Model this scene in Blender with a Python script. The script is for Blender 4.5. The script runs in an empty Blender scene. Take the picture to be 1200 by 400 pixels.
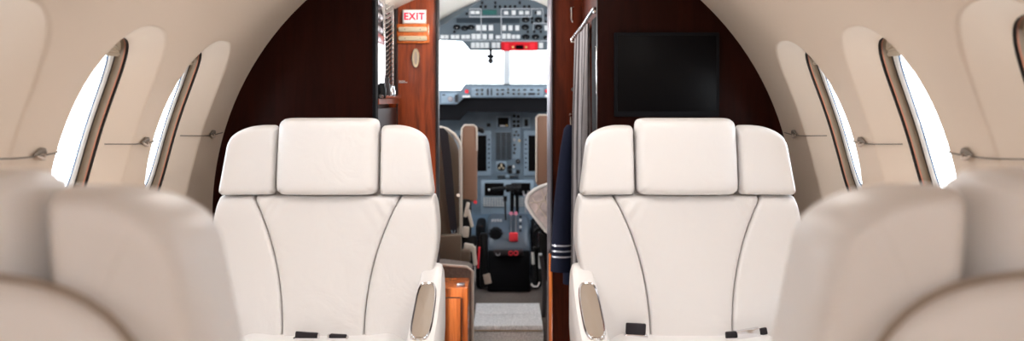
import bpy, bmesh, math, random
from mathutils import Vector, Matrix
from mathutils.bvhtree import BVHTree
random.seed(7)
COL = bpy.context.scene.collection
PI = math.pi
ORG = {}          # object name -> world position of its origin

# ------------------------------------------------------------------ materials
def mat(name, col, rough=.5, metal=0, emit=None, es=0, coat=0, bump=0, bscale=200, var=0, vscale=6, spec=.5, sheen=0):
    m = bpy.data.materials.new(name); m.use_nodes = True
    nt = m.node_tree; b = nt.nodes['Principled BSDF']
    c = (*col, 1)
    b.inputs['Base Color'].default_value = c
    b.inputs['Roughness'].default_value = rough
    b.inputs['Metallic'].default_value = metal
    b.inputs['Specular IOR Level'].default_value = spec
    if coat: b.inputs['Coat Weight'].default_value = coat; b.inputs['Coat Roughness'].default_value = .08
    if sheen: b.inputs['Sheen Weight'].default_value = sheen
    if emit: b.inputs['Emission Color'].default_value = (*emit, 1); b.inputs['Emission Strength'].default_value = es
    tc = nt.nodes.new('ShaderNodeTexCoord')
    if bump:
        n = nt.nodes.new('ShaderNodeTexNoise'); n.inputs['Scale'].default_value = bscale; n.inputs['Detail'].default_value = 4
        nt.links.new(tc.outputs['Object'], n.inputs['Vector'])
        bp = nt.nodes.new('ShaderNodeBump'); bp.inputs['Strength'].default_value = bump; bp.inputs['Distance'].default_value = .002
        nt.links.new(n.outputs['Fac'], bp.inputs['Height']); nt.links.new(bp.outputs['Normal'], b.inputs['Normal'])
    if var:
        n = nt.nodes.new('ShaderNodeTexNoise'); n.inputs['Scale'].default_value = vscale; n.inputs['Detail'].default_value = 3
        nt.links.new(tc.outputs['Object'], n.inputs['Vector'])
        r = nt.nodes.new('ShaderNodeValToRGB')
        r.color_ramp.elements[0].position = .3; r.color_ramp.elements[1].position = .7
        r.color_ramp.elements[0].color = (*[x*(1-var) for x in col], 1); r.color_ramp.elements[1].color = (*[min(1, x*(1+var)) for x in col], 1)
        nt.links.new(n.outputs['Fac'], r.inputs['Fac']); nt.links.new(r.outputs['Color'], b.inputs['Base Color'])
    return m

def wood(name, c1, c2, rough=.25, coat=.6, scale=(14, 14, 1.2)):
    m = mat(name, c1, rough, coat=coat); nt = m.node_tree; b = nt.nodes['Principled BSDF']
    tc = nt.nodes.new('ShaderNodeTexCoord'); mp = nt.nodes.new('ShaderNodeMapping'); mp.inputs['Scale'].default_value = scale
    n = nt.nodes.new('ShaderNodeTexNoise'); n.inputs['Scale'].default_value = 2.2; n.inputs['Detail'].default_value = 8; n.inputs['Distortion'].default_value = 1.4
    n2 = nt.nodes.new('ShaderNodeTexNoise'); n2.inputs['Scale'].default_value = 14; n2.inputs['Detail'].default_value = 4
    mx = nt.nodes.new('ShaderNodeMath'); mx.operation = 'MULTIPLY_ADD'; mx.inputs[1].default_value = .35
    r = nt.nodes.new('ShaderNodeValToRGB'); r.color_ramp.elements[0].position = .42; r.color_ramp.elements[1].position = .85
    r.color_ramp.elements[0].color = (*c1, 1); r.color_ramp.elements[1].color = (*c2, 1)
    L = nt.links.new
    L(tc.outputs['Object'], mp.inputs['Vector']); L(mp.outputs['Vector'], n.inputs['Vector']); L(mp.outputs['Vector'], n2.inputs['Vector'])
    L(n2.outputs['Fac'], mx.inputs[0]); L(n.outputs['Fac'], mx.inputs[2]); L(mx.outputs[0], r.inputs['Fac']); L(r.outputs['Color'], b.inputs['Base Color'])
    return m

def glass(name, tint=(1, 1, 1), gl=.06):
    m = bpy.data.materials.new(name); m.use_nodes = True; nt = m.node_tree
    nt.nodes.remove(nt.nodes['Principled BSDF']); out = nt.nodes['Material Output']
    t = nt.nodes.new('ShaderNodeBsdfTransparent'); t.inputs['Color'].default_value = (*tint, 1)
    g = nt.nodes.new('ShaderNodeBsdfGlossy'); g.inputs['Roughness'].default_value = .03
    fr = nt.nodes.new('ShaderNodeFresnel'); fr.inputs['IOR'].default_value = 1.03
    mx = nt.nodes.new('ShaderNodeMixShader')
    nt.links.new(fr.outputs[0], mx.inputs['Fac']); nt.links.new(t.outputs[0], mx.inputs[1]); nt.links.new(g.outputs[0], mx.inputs[2])
    nt.links.new(mx.outputs[0], out.inputs['Surface'])
    return m

def leather(name, col, rough=.42):
    """fine pebbled grain plus soft large wrinkles"""
    m = mat(name, col, rough, spec=.4); nt = m.node_tree; b = nt.nodes['Principled BSDF']; L = nt.links.new
    tc = nt.nodes.new('ShaderNodeTexCoord')
    v = nt.nodes.new('ShaderNodeTexVoronoi'); v.inputs['Scale'].default_value = 420
    n = nt.nodes.new('ShaderNodeTexNoise'); n.inputs['Scale'].default_value = 9; n.inputs['Detail'].default_value = 3; n.inputs['Distortion'].default_value = .8
    L(tc.outputs['Object'], v.inputs['Vector']); L(tc.outputs['Object'], n.inputs['Vector'])
    b1 = nt.nodes.new('ShaderNodeBump'); b1.inputs['Strength'].default_value = .12; b1.inputs['Distance'].default_value = .001
    b2 = nt.nodes.new('ShaderNodeBump'); b2.inputs['Strength'].default_value = .35; b2.inputs['Distance'].default_value = .012
    L(v.outputs['Distance'], b1.inputs['Height']); L(n.outputs['Fac'], b2.inputs['Height']); L(b1.outputs['Normal'], b2.inputs['Normal']); L(b2.outputs['Normal'], b.inputs['Normal'])
    return m

M = {}
M['leather'] = leather('cream_leather', (.87, .855, .85))
M['seam'] = mat('leather_piping', (.62, .57, .53), .5)
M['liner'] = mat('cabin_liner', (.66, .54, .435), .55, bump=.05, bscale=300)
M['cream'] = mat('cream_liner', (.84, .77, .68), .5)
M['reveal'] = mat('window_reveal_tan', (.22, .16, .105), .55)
M['redtrim'] = mat('reveal_red_trim', (.36, .13, .07), .4)
M['gasket'] = mat('dark_gasket', (.03, .022, .018), .5)
M['wframe'] = mat('window_frame_white', (.82, .82, .80), .35)
M['oframe'] = mat('outer_frame_blue', (.16, .32, .62), .4)
M['shade'] = mat('pleated_shade', (.50, .41, .31), .7)
M['glass'] = glass('window_glass', (.96, .985, 1))
M['darkwood'] = wood('dark_mahogany', (.012, .0022, .0014), (.022, .0038, .002), .35, 0)
M['darkwood'].node_tree.nodes['Principled BSDF'].inputs['Specular IOR Level'].default_value = .06
M['midwood'] = wood('mid_mahogany', (.028, .004, .0016), (.10, .016, .005), .35, 0)
M['midwood'].node_tree.nodes['Principled BSDF'].inputs['Specular IOR Level'].default_value = .15
M['redwood'] = wood('red_mahogany', (.10, .012, .003), (.40, .068, .013), .3, .15)
M['orangewood'] = wood('orange_mahogany', (.50, .09, .015), (.95, .26, .06), .25, .4)
M['carpet'] = mat('grey_carpet', (.82, .81, .83), .95, bump=1, bscale=260, var=.22, vscale=130)
M['floorcarpet'] = mat('beige_carpet', (.42, .36, .30), .95, bump=1, bscale=200, var=.15, vscale=60)
M['browncarpet'] = mat('taupe_carpet', (.20, .16, .14), .95, bump=1, bscale=260, var=.2, vscale=90)
M['chrome'] = mat('chrome', (.8, .8, .82), .16, 1)
M['steel'] = mat('brushed_steel', (.55, .54, .58), .35, 1)
M['jamb'] = mat('satin_jamb', (.30, .29, .33), .4, .8)
M['black'] = mat('black_plastic', (.010, .010, .011), .4, spec=.2)
M['rubber'] = mat('black_matte', (.010, .010, .012), .8, spec=.08)
M['screen'] = mat('black_screen', (.003, .0025, .003), .4, spec=.08)
M['panel'] = mat('blue_grey_panel', (.155, .215, .275), .5, var=.1, vscale=20)
M['panel2'] = mat('light_blue_grey_panel', (.27, .36, .45), .45)
M['overhead'] = mat('overhead_grey', (.105, .13, .15), .5)
M['btnglow'] = mat('glow_button', (.62, .63, .63), .4, emit=(1, 1, 1), es=.08)  # small emission added to whiten the dim overhead buttons
M['btn'] = mat('white_button', (.85, .86, .86), .4)
M['line'] = mat('panel_line', (.5, .52, .54), .5)
M['dkstrip'] = mat('dark_display', (.03, .04, .05), .3)
M['green'] = mat('green_display', (.03, .12, .11), .3)
M['red'] = mat('red_plastic', (.75, .02, .03), .4)
M['red2'] = mat('bright_red_plastic', (.9, .04, .06), .35)
M['pink'] = mat('pink_plastic', (.8, .25, .35), .4)
M['amber'] = mat('amber_plastic', (.7, .5, .2), .4)
M['tan'] = mat('tan_leather', (.15, .105, .072), .55, bump=.2)
M['brown'] = mat('brown_leather', (.34, .195, .13), .5, bump=.2)
M['creamtrim'] = mat('cream_edging', (.75, .68, .6), .5)
M['belt'] = mat('dark_webbing', (.022, .018, .024), .8, bump=.6, bscale=500)
M['navy'] = mat('navy_cloth', (.008, .011, .03), .85, bump=.5, bscale=400, spec=.2)
M['silver'] = mat('silver_braid', (.6, .62, .7), .4, .4)
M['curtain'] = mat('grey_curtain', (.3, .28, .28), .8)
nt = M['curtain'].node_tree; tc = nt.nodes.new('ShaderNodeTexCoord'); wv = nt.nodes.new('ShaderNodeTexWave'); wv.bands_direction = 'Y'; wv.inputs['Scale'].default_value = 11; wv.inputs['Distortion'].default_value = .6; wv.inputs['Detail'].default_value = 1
rp_ = nt.nodes.new('ShaderNodeValToRGB'); rp_.color_ramp.elements[0].color = (.05, .04, .045, 1); rp_.color_ramp.elements[1].color = (.30, .28, .29, 1); rp_.color_ramp.elements[0].position = .35; rp_.color_ramp.elements[1].position = .65  # bands paint the light and dark of the pleats into the cloth
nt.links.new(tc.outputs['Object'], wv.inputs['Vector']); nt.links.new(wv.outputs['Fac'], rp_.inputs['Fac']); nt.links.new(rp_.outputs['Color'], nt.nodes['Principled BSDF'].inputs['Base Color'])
M['post'] = mat('charcoal_panel', (.035, .028, .03), .45, spec=.25)
M['pad'] = mat('taupe_pad', (.33, .26, .20), .45)
M['ivory'] = mat('ivory_plastic', (.80, .66, .46), .4)
M['signwhite'] = mat('exit_sign_white', (.85, .83, .82), .4, emit=(1, .93, .92), es=.35)
M['signred'] = mat('exit_sign_red', (.8, .01, .06), .4, emit=(1, .0, .06), es=.25)
M['lamp'] = mat('fill_lamp_lens', (.9, .9, .9), .4, emit=(1, .96, .92), es=.8)
M['niche_glow'] = mat('niche_glow_white', (.9, .9, .9), .3, emit=(.93, .95, 1), es=1.6)  # made-up glow for the white patch in the galley niche
M['plastic'] = None
M['whitepaint'] = mat('white_paint', (.78, .77, .76), .4)
M['cordgrey'] = mat('grey_cord', (.17, .14, .115), .6)
M['pullpale'] = mat('pale_pull', (.55, .45, .38), .4)
M['net'] = mat('clear_wrap_film', (.68, .60, .60), .15, bump=1, bscale=45, var=.35, vscale=18, coat=.6)

# ------------------------------------------------------------------ helpers
F = 1200.0; U0 = 590.0; V0 = 117.0; CZ = 1.2
def P(u, v, Y):
    return Vector(((u-U0)/F*Y, Y, CZ+(V0-v)/F*Y))

def thing(name, label, cat, loc=(0, 0, 0), rz=0, group=None, kind=None):
    o = bpy.data.objects.new(name, None); COL.objects.link(o); o.location = loc; o.rotation_euler.z = rz
    o.empty_display_size = .05
    if label: o['label'] = label
    if cat: o['category'] = cat
    if group: o['group'] = group
    if kind: o['kind'] = kind
    ORG[o.name] = Vector(loc)
    return o

def obj(name, bm, m, parent=None, smooth=True, world=True, label=None, cat=None, group=None, kind=None, angle=40):
    """world=True: bm in world coordinates (parent unrotated); else bm in the parent's local coordinates"""
    if parent is None:
        xs = [v.co for v in bm.verts]
        o0 = Vector(((min(c.x for c in xs)+max(c.x for c in xs))/2, (min(c.y for c in xs)+max(c.y for c in xs))/2, min(c.z for c in xs)))
    else: o0 = ORG[parent.name] if world else Vector((0, 0, 0))
    bmesh.ops.remove_doubles(bm, verts=bm.verts, dist=1e-6)
    bmesh.ops.recalc_face_normals(bm, faces=bm.faces)
    bmesh.ops.translate(bm, verts=bm.verts, vec=-o0)
    me = bpy.data.meshes.new(name)
    for f in bm.faces: f.smooth = smooth
    if smooth:
        for e in bm.edges:
            if len(e.link_faces) == 2 and e.calc_face_angle(0) > math.radians(angle): e.smooth = False
    bm.to_mesh(me); bm.free(); me.materials.append(m)
    o = bpy.data.objects.new(name, me); COL.objects.link(o)
    if parent is not None: o.parent = parent; ORG[o.name] = ORG[parent.name] if world else Vector((0, 0, 0))
    else: o.location = o0; ORG[o.name] = o0
    if label: o['label'] = label
    if cat: o['category'] = cat
    if group: o['group'] = group
    if kind: o['kind'] = kind
    return o

def dup(root, loc, rz, label, group=None):
    r = root.copy(); COL.objects.link(r); r.location = loc; r.rotation_euler = (0, 0, rz); r['label'] = label
    if group: r['group'] = group
    ORG[r.name] = Vector(loc)
    for ch in list(root.children):
        c = ch.copy(); COL.objects.link(c); c.parent = r; ORG[c.name] = Vector((0, 0, 0))
        for g in list(ch.children):
            d = g.copy(); COL.objects.link(d); d.parent = c
    return r

def B(): return bmesh.new()

def box(bm, c, s, r=0, seg=2, mt=None):
    t = bmesh.new(); bmesh.ops.create_cube(t, size=1)
    bmesh.ops.scale(t, vec=Vector(s), verts=t.verts)
    if r: bmesh.ops.bevel(t, geom=t.edges[:], offset=min(r, min(s)*.49), segments=seg, affect='EDGES', profile=.5)
    if mt is not None: bmesh.ops.transform(t, matrix=mt, verts=t.verts)
    bmesh.ops.translate(t, verts=t.verts, vec=Vector(c)); merge(bm, t)

def merge(bm, t):
    mp = {}
    for v in t.verts: mp[v] = bm.verts.new(v.co)
    for f in t.faces:
        try: bm.faces.new([mp[v] for v in f.verts])
        except ValueError: pass
    t.free()

def loft(bm, secs, cap=True, closed=True):
    rows = [[bm.verts.new(Vector(p)) for p in s] for s in secs]
    n = len(rows[0])
    for a, b in zip(rows, rows[1:]):
        for i in range(n if closed else n-1):
            j = (i+1) % n
            try: bm.faces.new((a[i], a[j], b[j], b[i]))
            except ValueError: pass
    if cap:
        for r in (rows[0], rows[-1]):
            try: bm.faces.new(r)
            except ValueError: pass

def tube(bm, pts, r, n=8, cap=True):
    pts = [Vector(p) for p in pts]; rs = r if isinstance(r, (list, tuple)) else [r]*len(pts)
    d0 = (pts[1]-pts[0]).normalized(); up = Vector((0, 0, 1)) if abs(d0.z) < .9 else Vector((1, 0, 0))
    a = d0.cross(up).normalized(); secs = []
    for i, p in enumerate(pts):
        d = ((pts[min(i+1, len(pts)-1)]-pts[max(i-1, 0)])).normalized()
        a = (a - d*a.dot(d)).normalized(); b = d.cross(a)
        secs.append([p+(a*math.cos(2*PI*k/n)+b*math.sin(2*PI*k/n))*rs[i] for k in range(n)])
    loft(bm, secs, cap)

def prism(bm, pts, vec):
    """closed polygon of 3D points extruded by vec"""
    a = [bm.verts.new(Vector(p)) for p in pts]; b = [bm.verts.new(Vector(p)+Vector(vec)) for p in pts]
    bm.faces.new(a); bm.faces.new(b[::-1]); n = len(a)
    for i in range(n): bm.faces.new((a[i], b[i], b[(i+1) % n], a[(i+1) % n]))

def bez(p0, p1, p2, n=10):
    p0, p1, p2 = Vector(p0), Vector(p1), Vector(p2)
    return [p0*(1-t)**2+p1*2*t*(1-t)+p2*t*t for t in [i/n for i in range(n+1)]]

def pillow(bm, xl, xr, z0, z1, yc, tf, tb, N=30, p=7, n=9, m=2.6, mp=None, bump=None, Nz=None):
    """puffed cushion: width xl(z)..xr(z), height z0..z1, mid surface y = yc(x, z), front depth tf, back depth tb"""
    Nz = Nz or N
    cl = lambda k, K: math.copysign(abs(math.sin(PI/2*(2*k/K-1)))**.85, 2*k/K-1)
    def sheet(sgn):
        g = []
        for j in range(Nz+1):
            row = []
            for i in range(N+1):
                a, b = cl(i, N), cl(j, Nz)
                q = max(abs(a), abs(b)); pn = (abs(a)**p+abs(b)**p)**(1/p) or 1
                f = q/pn if q > 0 else 1
                aa, bb = a*f, b*f
                z = z0+(z1-z0)*(bb+1)/2
                x = xl(z)+(xr(z)-xl(z))*(aa+1)/2
                h = max(0, (1-abs(a)**n)*(1-abs(b)**n))**(1/m)
                t = tf if sgn < 0 else tb
                if bump and sgn < 0: t = t+bump(x, z)*h
                y = yc(x, z)+sgn*t*h
                co = Vector((x, y, z)) if mp is None else mp(x, y, z)
                row.append(bm.verts.new(co))
            g.append(row)
        for j in range(Nz):
            for i in range(N): bm.faces.new((g[j][i], g[j][i+1], g[j+1][i+1], g[j+1][i]))
    sheet(-1); sheet(1)

# ------------------------------------------------------------------ cabin shell
R, ZC = .921, .838
YB = 3.24                     # forward bulkhead plane
TH0, TH1 = math.radians(-65), math.radians(62)
THC = math.radians(17.6)
CELL, CB = .555, math.radians(19.5)
LA, LB, OA, OB = .208, .272, .132, .214
WINC = [2.79-.555*k for k in range(7)]
WOFF = [0, 0, -.055, -.055, -.055, -.055, -.055]
YAFT = -1.6
def wp(side, y, th, r): return Vector((side*r*math.cos(th), y, ZC+r*math.sin(th)))

def perim(ca, cb, n=18):
    q = []
    for i in range(n): q.append((-ca+2*ca*i/n, -cb))
    for i in range(n): q.append((ca, -cb+2*cb*i/n))
    for i in range(n): q.append((ca-2*ca*i/n, cb))
    for i in range(n): q.append((-ca, cb-2*cb*i/n))
    return q
PER = perim(CELL/2, CB*R)
def sup(a, b, p=2.5):
    out = []
    for x, y in PER:
        k = 1/((abs(x)/a)**p+(abs(y)/b)**p)**(1/p); out.append((x*k, y*k))
    return out

def wring(side, yc, pts, r, rr=None):
    return [wp(side, yc+x, THC+y/R, r) for x, y in pts]

def wall(side, name):
    bm = B(); n = 18
    for yc in WINC:
        rings = []
        wo = WOFF[WINC.index(yc)]; lip = [(x+wo, y) for x, y in sup(LA, LB)]; op = [(x+wo, y) for x, y in sup(OA, OB)]
        for t in (0, .35, .7, .9, 1): rings.append((wring(side, yc, [(a[0]+(b[0]-a[0])*t, a[1]+(b[1]-a[1])*t) for a, b in zip(PER, lip)], R)))
        for t in (.08, .16, .24, .34, .46, .6, .8, .95, 1):
            d = .050*min(1, t)**.95
            rings.append(wring(side, yc, [(a[0]+(b[0]-a[0])*t, a[1]+(b[1]-a[1])*t) for a, b in zip(lip, op)], R+d))
        loft(bm, rings, cap=False)
    ys = []
    for yc in WINC[::-1]: ys += [yc-CELL/2+CELL*i/n for i in range(n)]
    ytop = WINC[0]+CELL/2; ys.append(ytop)
    ya = WINC[-1]-CELL/2
    for lo, hi, k in ((TH0, THC-CB, 14), (THC+CB, TH1, 8)):
        loft(bm, [[wp(side, y, lo+(hi-lo)*j/k, R) for y in ys] for j in range(k+1)], cap=False, closed=False)
    ths = [TH0+(THC-CB-TH0)*j/14 for j in range(14)]+[THC-CB+2*CB*j/n for j in range(n)]+[THC+CB+(TH1-THC-CB)*j/8 for j in range(9)]
    for y0, y1, k in ((ytop, YB+.02, 3), (YAFT, ya, 6)):
        loft(bm, [[wp(side, y0+(y1-y0)*j/k, th, R) for th in ths] for j in range(k+1)], cap=False, closed=False)
    return obj(name, bm, M['liner'], kind='structure', angle=60)
wall(-1, 'wall_left'); wall(1, 'wall_right')
bm = B()
loft(bm, [[wp(1, y, TH1+(PI-2*TH1)*j/16, R) for j in range(17)] for y in (YAFT, 0, 1.5, YB+.02)], cap=False, closed=False)
obj('ceiling', bm, M['liner'], kind='structure')
bm = B(); box(bm, (0, 1.2, -.03), (1.9, 5.75, .06)); obj('floor', bm, M['floorcarpet'], kind='structure', smooth=False)
bm = B(); prism(bm, [wp(1, YAFT, TH0+(PI-2*TH0)*j/40, R+.01) for j in range(41)], (0, -.04, 0)); obj('wall_back', bm, M['liner'], kind='structure', smooth=False)
for s, nm in ((-1, 'trim_1'), (1, 'trim_2')):        # side ledge along the cabin wall
    bm = B()
    prism(bm, [(s*.874, YAFT, .625), (s*.874, YAFT, .65), (s*.880, YAFT, .656), (s*.905, YAFT, .66), (s*.90, YAFT, .62)], (0, YB-YAFT-.01, 0))
    obj(nm, bm, M['cream'], kind='structure', smooth=False)

# windows
wn = 0
for side in (-1, 1):
    for yc in [a+b for a, b in zip(WINC, WOFF)]:
        wn += 1
        w = thing('window_%d' % wn, None, None, (side*.93, yc, 1.1), kind='structure')
        def strip(name, prof, m, par=None):
            bm = B(); loft(bm, [wring(side, yc, sup(a, b), r) for a, b, r in prof], cap=False); return obj(name, bm, m, par or w, angle=50)
        strip('edge_gasket', [(OA, OB, .971), (OA+.004, OB+.004, .975), (OA-.002, OB-.002, .9775)], M['gasket'])
        strip('reveal_trim', [(OA-.002, OB-.002, .9775), (OA-.003, OB-.003, .9805)], M['redtrim'])
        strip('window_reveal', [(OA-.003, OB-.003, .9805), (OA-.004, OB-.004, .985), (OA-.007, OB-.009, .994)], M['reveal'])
        strip('gasket', [(OA-.007, OB-.009, .994), (OA-.013, OB-.015, .995)], M['gasket'])
        fr = strip('window_frame', [(OA-.013, OB-.015, .995), (OA-.016, OB-.018, .994), (OA-.026, OB-.028, .996), (OA-.028, OB-.030, 1.000)], M['wframe'])
        strip('pane_edge', [(OA-.028, OB-.030, 1.000), (OA-.034, OB-.036, 1.001)], M['oframe'], fr)
        strip('outer_frame', [(OA-.034, OB-.036, 1.005), (OA-.036, OB-.038, 1.012), (OA-.030, OB-.032, 1.022), (OA+.02, OB+.02, 1.030)], M['wframe'])
        bm = B(); pts = sup(OA-.032, OB-.036)
        rings = [wring(side, yc, [(x*k, y*k) for x, y in pts], 1.0015) for k in (1, .75, .5, .25, .02)]
        loft(bm, rings, cap=True); obj('pane', bm, M['glass'], w)
        if .3 < yc < 1.2:       # unseen blinds added to block daylight beside the near seats
            bm = B(); pts = sup(OA-.007, OB-.008)
            loft(bm, [wring(side, yc, [(x*k, y*k) for x, y in pts], .990+.002*(int(k*10) % 2)) for k in (1, .9, .8, .7, .6, .5, .4, .3, .2, .1, .02)]); obj('daylight_block_blind', bm, M['shade'], w)
        # blind cassette tucked in the head of the opening
        bm = B(); a, b = OA-.006, OB-.008; rows = []
        for rr in (.97, .985):
            rows.append([rr, []])
        top = []
        for i in range(21):
            x = -a*.58+1.16*a*i/20; yt = b*(1-(abs(x)/a)**2.5)**(1/2.5)
            top.append((x, yt))
        lowe = b*.85
        for k in range(4):
            t = k/3
            rows_ = None
        g = [[wp(side, yc+x, THC+(yt+(lowe-yt)*t)/R, .986+.002*math.sin(t*6*PI)) for x, yt in top] for t in [q/9 for q in range(10)]]
        loft(bm, g, cap=False, closed=False)
        g2 = [[wp(side, yc+x, THC+(lowe-d)/R, r) for x, yt in top] for d, r in ((0, .986), (.004, .981), (.010, .982), (.010, .989), (0, .990))]
        loft(bm, g2, cap=False, closed=False)
        obj('blind', bm, M['shade'], w)

# cords with a drop-shaped pull between the windows
CG = 'thin cords between the cabin windows'
words = {(-1, 0): 'thin dark cord with drop-shaped pull on left wall nearest the dark bulkhead',
         (-1, 1): 'thin dark cord with drop-shaped pull between the two whole windows of the left wall',
         (-1, 2): 'blurred thin cord with drop-shaped pull on left wall beside the picture edge',
         (1, 0): 'thin dark cord with drop-shaped pull on right wall nearest the dark bulkhead',
         (1, 1): 'thin dark cord with drop-shaped pull between the two whole windows of the right wall',
         (1, 2): 'blurred thin cord with drop-shaped pull on right wall, between the nearest windows'}
ZCORD = 1.097
def wallx(y, z, off=0):
    """inner surface radius at (y, z) incl. the funnel"""
    th = math.asin((z-ZC)/R); d = 0
    for yc in [a+b for a, b in zip(WINC, WOFF)]:
        x = abs(y-yc); s = abs((th-THC)*R)
        kl = ((x/LA)**2.5+(s/LB)**2.5)**(1/2.5); ko = ((x/OA)**2.5+(s/OB)**2.5)**(1/2.5)
        if kl < 1:
            t = min(1, (1-kl)/(1-kl+max(ko-1, 0)+1e-6)) if ko > 1 else 1
            d = .050*min(1, t)**.95
    r = R+d-off
    return math.sqrt(r*r-(z-ZC)**2)
for side in (-1, 1):
    for k, (y0, yb, y1) in enumerate(((2.93, 3.09, 3.21), (2.375, 2.51, 2.62), (1.765, 1.94, 2.06))):
        t = thing('window_cord', words[(side, k)], 'cord', (side*wallx(yb, ZCORD, .006), yb, ZCORD), group=CG)
        yy = [y0+(y1-y0)*i/16 for i in range(17)]
        bm = B(); tube(bm, [(side*wallx(y, ZCORD, .003), y, ZCORD-.004*math.sin(PI*i/16)) for i, y in enumerate(yy)], .0016, 6); obj('cord', bm, M['cordgrey'], t)
        bm = B(); X = lambda y, z: side*wallx(y, z, .007)
        pts = [(X(yb-.028, ZCORD), yb-.028, ZCORD-.001), (X(yb-.015, ZCORD), yb-.015, ZCORD+.002), (X(yb, ZCORD), yb, ZCORD+.006), (X(yb+.012, ZCORD), yb+.012, ZCORD+.006), (X(yb+.022, ZCORD), yb+.022, ZCORD+.001)]
        tube(bm, pts, [.002, .0035, .0058, .0055, .0022], 10); obj('pull', bm, M['cordgrey'], t, label='dark drop-shaped pull')
        bm = B(); zz = ZCORD-.002
        pts = [(X(yb-.018, zz), yb-.018, zz), (X(yb, zz), yb+.002, zz-.007), (X(yb+.014, zz), yb+.016, zz-.008), (X(yb+.02, zz), yb+.02, zz)]
        tube(bm, pts, [.0018, .0040, .0040, .0015], 8); obj('tab', bm, M['pullpale'], t, label='pale lower tab')

# unseen ceiling lamps added above the frame to light the seats
for s in (-1, 1):
    for k, yc in enumerate((2.6, 2.08, 1.3, .3, -1.1)):
        th = PI/2-s*math.radians(24)
        t = thing('fill_strip', 'added long white strip light in the cabin ceiling, out of view', 'added ceiling light', (s*.37, yc, 1.66), group='added unseen strip lights of the cabin ceiling')
        mt = Matrix.Rotation(s*math.radians(24), 4, 'Y')
        c = wp(1, yc, th, R-.012)
        bm = B(); box(bm, c, (.09, .46, .02), .004, 2, mt); obj('housing', bm, M['whitepaint'], t)
        c = wp(1, yc, th, R-.025)
        bm = B(); box(bm, c, (.07, .43, .008), .003, 2, mt); obj('lens', bm, M['whitepaint' if k in (2, 3) else 'lamp'], t)
        if k in (2, 3): continue       # strips above the near seats are switched off
        ld = bpy.data.lights.new('fill_strip_lamp', 'AREA'); ld.shape = 'RECTANGLE'; ld.size = .07; ld.size_y = .43
        ld.energy = (.5, 2.6, .0, .0, 5.0)[k]; ld.color = (1, .965, .93)
        lo = bpy.data.objects.new('fill_strip_lamp', ld); COL.objects.link(lo); lo.parent = t
        lo.location = wp(1, yc, th, R-.035)-ORG[t.name]; lo.rotation_euler = (0, s*math.radians(24), 0)

# ------------------------------------------------------------------ bulkheads
def arch_pts(x0, x1, y, r, zc, z_low=0, n=40):
    """polygon between x0 and x1 from z_low up to the circle"""
    pts = [(x0, y, z_low), (x1, y, z_low)]
    f = lambda x: zc+math.sqrt(max(0, r*r-x*x))
    for i in range(n+1):
        x = x1+(x0-x1)*i/n; pts.append((x, y, f(x)))
    return pts
def arch_side(side, xi, y, r, zc, th0=TH0):
    """bulkhead half: from inner edge xi out to the tube wall"""
    th1 = math.acos(xi/r)
    pts = [(side*xi, y, 0)]+[(side*r*math.cos(th0+(th1-th0)*i/50), y, zc+r*math.sin(th0+(th1-th0)*i/50)) for i in range(51)]
    return pts
bm = B(); prism(bm, arch_side(-1, .41, YB, R, ZC), (0, .04, 0)); obj('wall_left_bulkhead', bm, M['darkwood'], kind='structure', smooth=False)
bm = B(); prism(bm, arch_side(1, .297, YB, R, ZC), (0, .04, 0)); obj('wall_right_bulkhead', bm, M['darkwood'], kind='structure', smooth=False)
# vestibule liner
VR, VZ = .88, .783
bm = B()
loft(bm, [[(VR*math.cos(PI*j/40), y, VZ+VR*math.sin(PI*j/40)) for j in range(41)] for y in (YB+.03, 4.06)], cap=False, closed=False)
loft(bm, [[(r*math.cos(PI*j/40), YB+.03, z+r*math.sin(PI*j/40)) for j in range(41)] for r, z in ((VR, VZ), (R+.02, ZC))], cap=False, closed=False)
for s in (-1, 1): loft(bm, [[(s*VR, YB+.03, z), (s*VR, 4.06, z)] for z in (0, VZ)], cap=False, closed=False)
obj('ceiling_entry', bm, M['cream'], kind='structure')
# partition behind the entry: left panel and right divider
YD = 4.0
pl = arch_side(-1, .265, YD, VR, VZ, math.radians(-60)); bm = B(); prism(bm, pl, (0, .035, 0))
obj('wall_left_partition', bm, M['redwood'], kind='structure', smooth=False)
pr = arch_side(1, .187, YD, VR, VZ, math.radians(-60)); bm = B(); prism(bm, pr, (0, .035, 0))
obj('wall_right_partition', bm, M['midwood'], kind='structure', smooth=False)
bm = B(); prism(bm, [(x, YD, VZ+math.sqrt(VR**2-x*x)) for x in [-.265+.452*i/14 for i in range(15)]]+[(.187, YD, 1.625), (-.265, YD, 1.625)], (0, .035, 0))
obj('wall_front_header', bm, M['midwood'], kind='structure', smooth=False)
# metal door jambs
bm = B(); box(bm, (-.258, YD+.01, .82), (.012, .06, 1.62), .004); obj('trim_3', bm, M['post'], kind='structure')
bm = B(); box(bm, (.184, YD-.0, 1.12), (.014, .05, 1.02), .005); obj('trim_4', bm, M['jamb'], kind='structure')
bm = B(); box(bm, (.184, YD-.0, .30), (.014, .05, .60), .005); obj('trim_5', bm, M['orangewood'], kind='structure')
bm = B(); box(bm, (.176, YD+.03, .82), (.006, .05, 1.62), .002); obj('trim_6', bm, M['jamb'], kind='structure')

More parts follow.
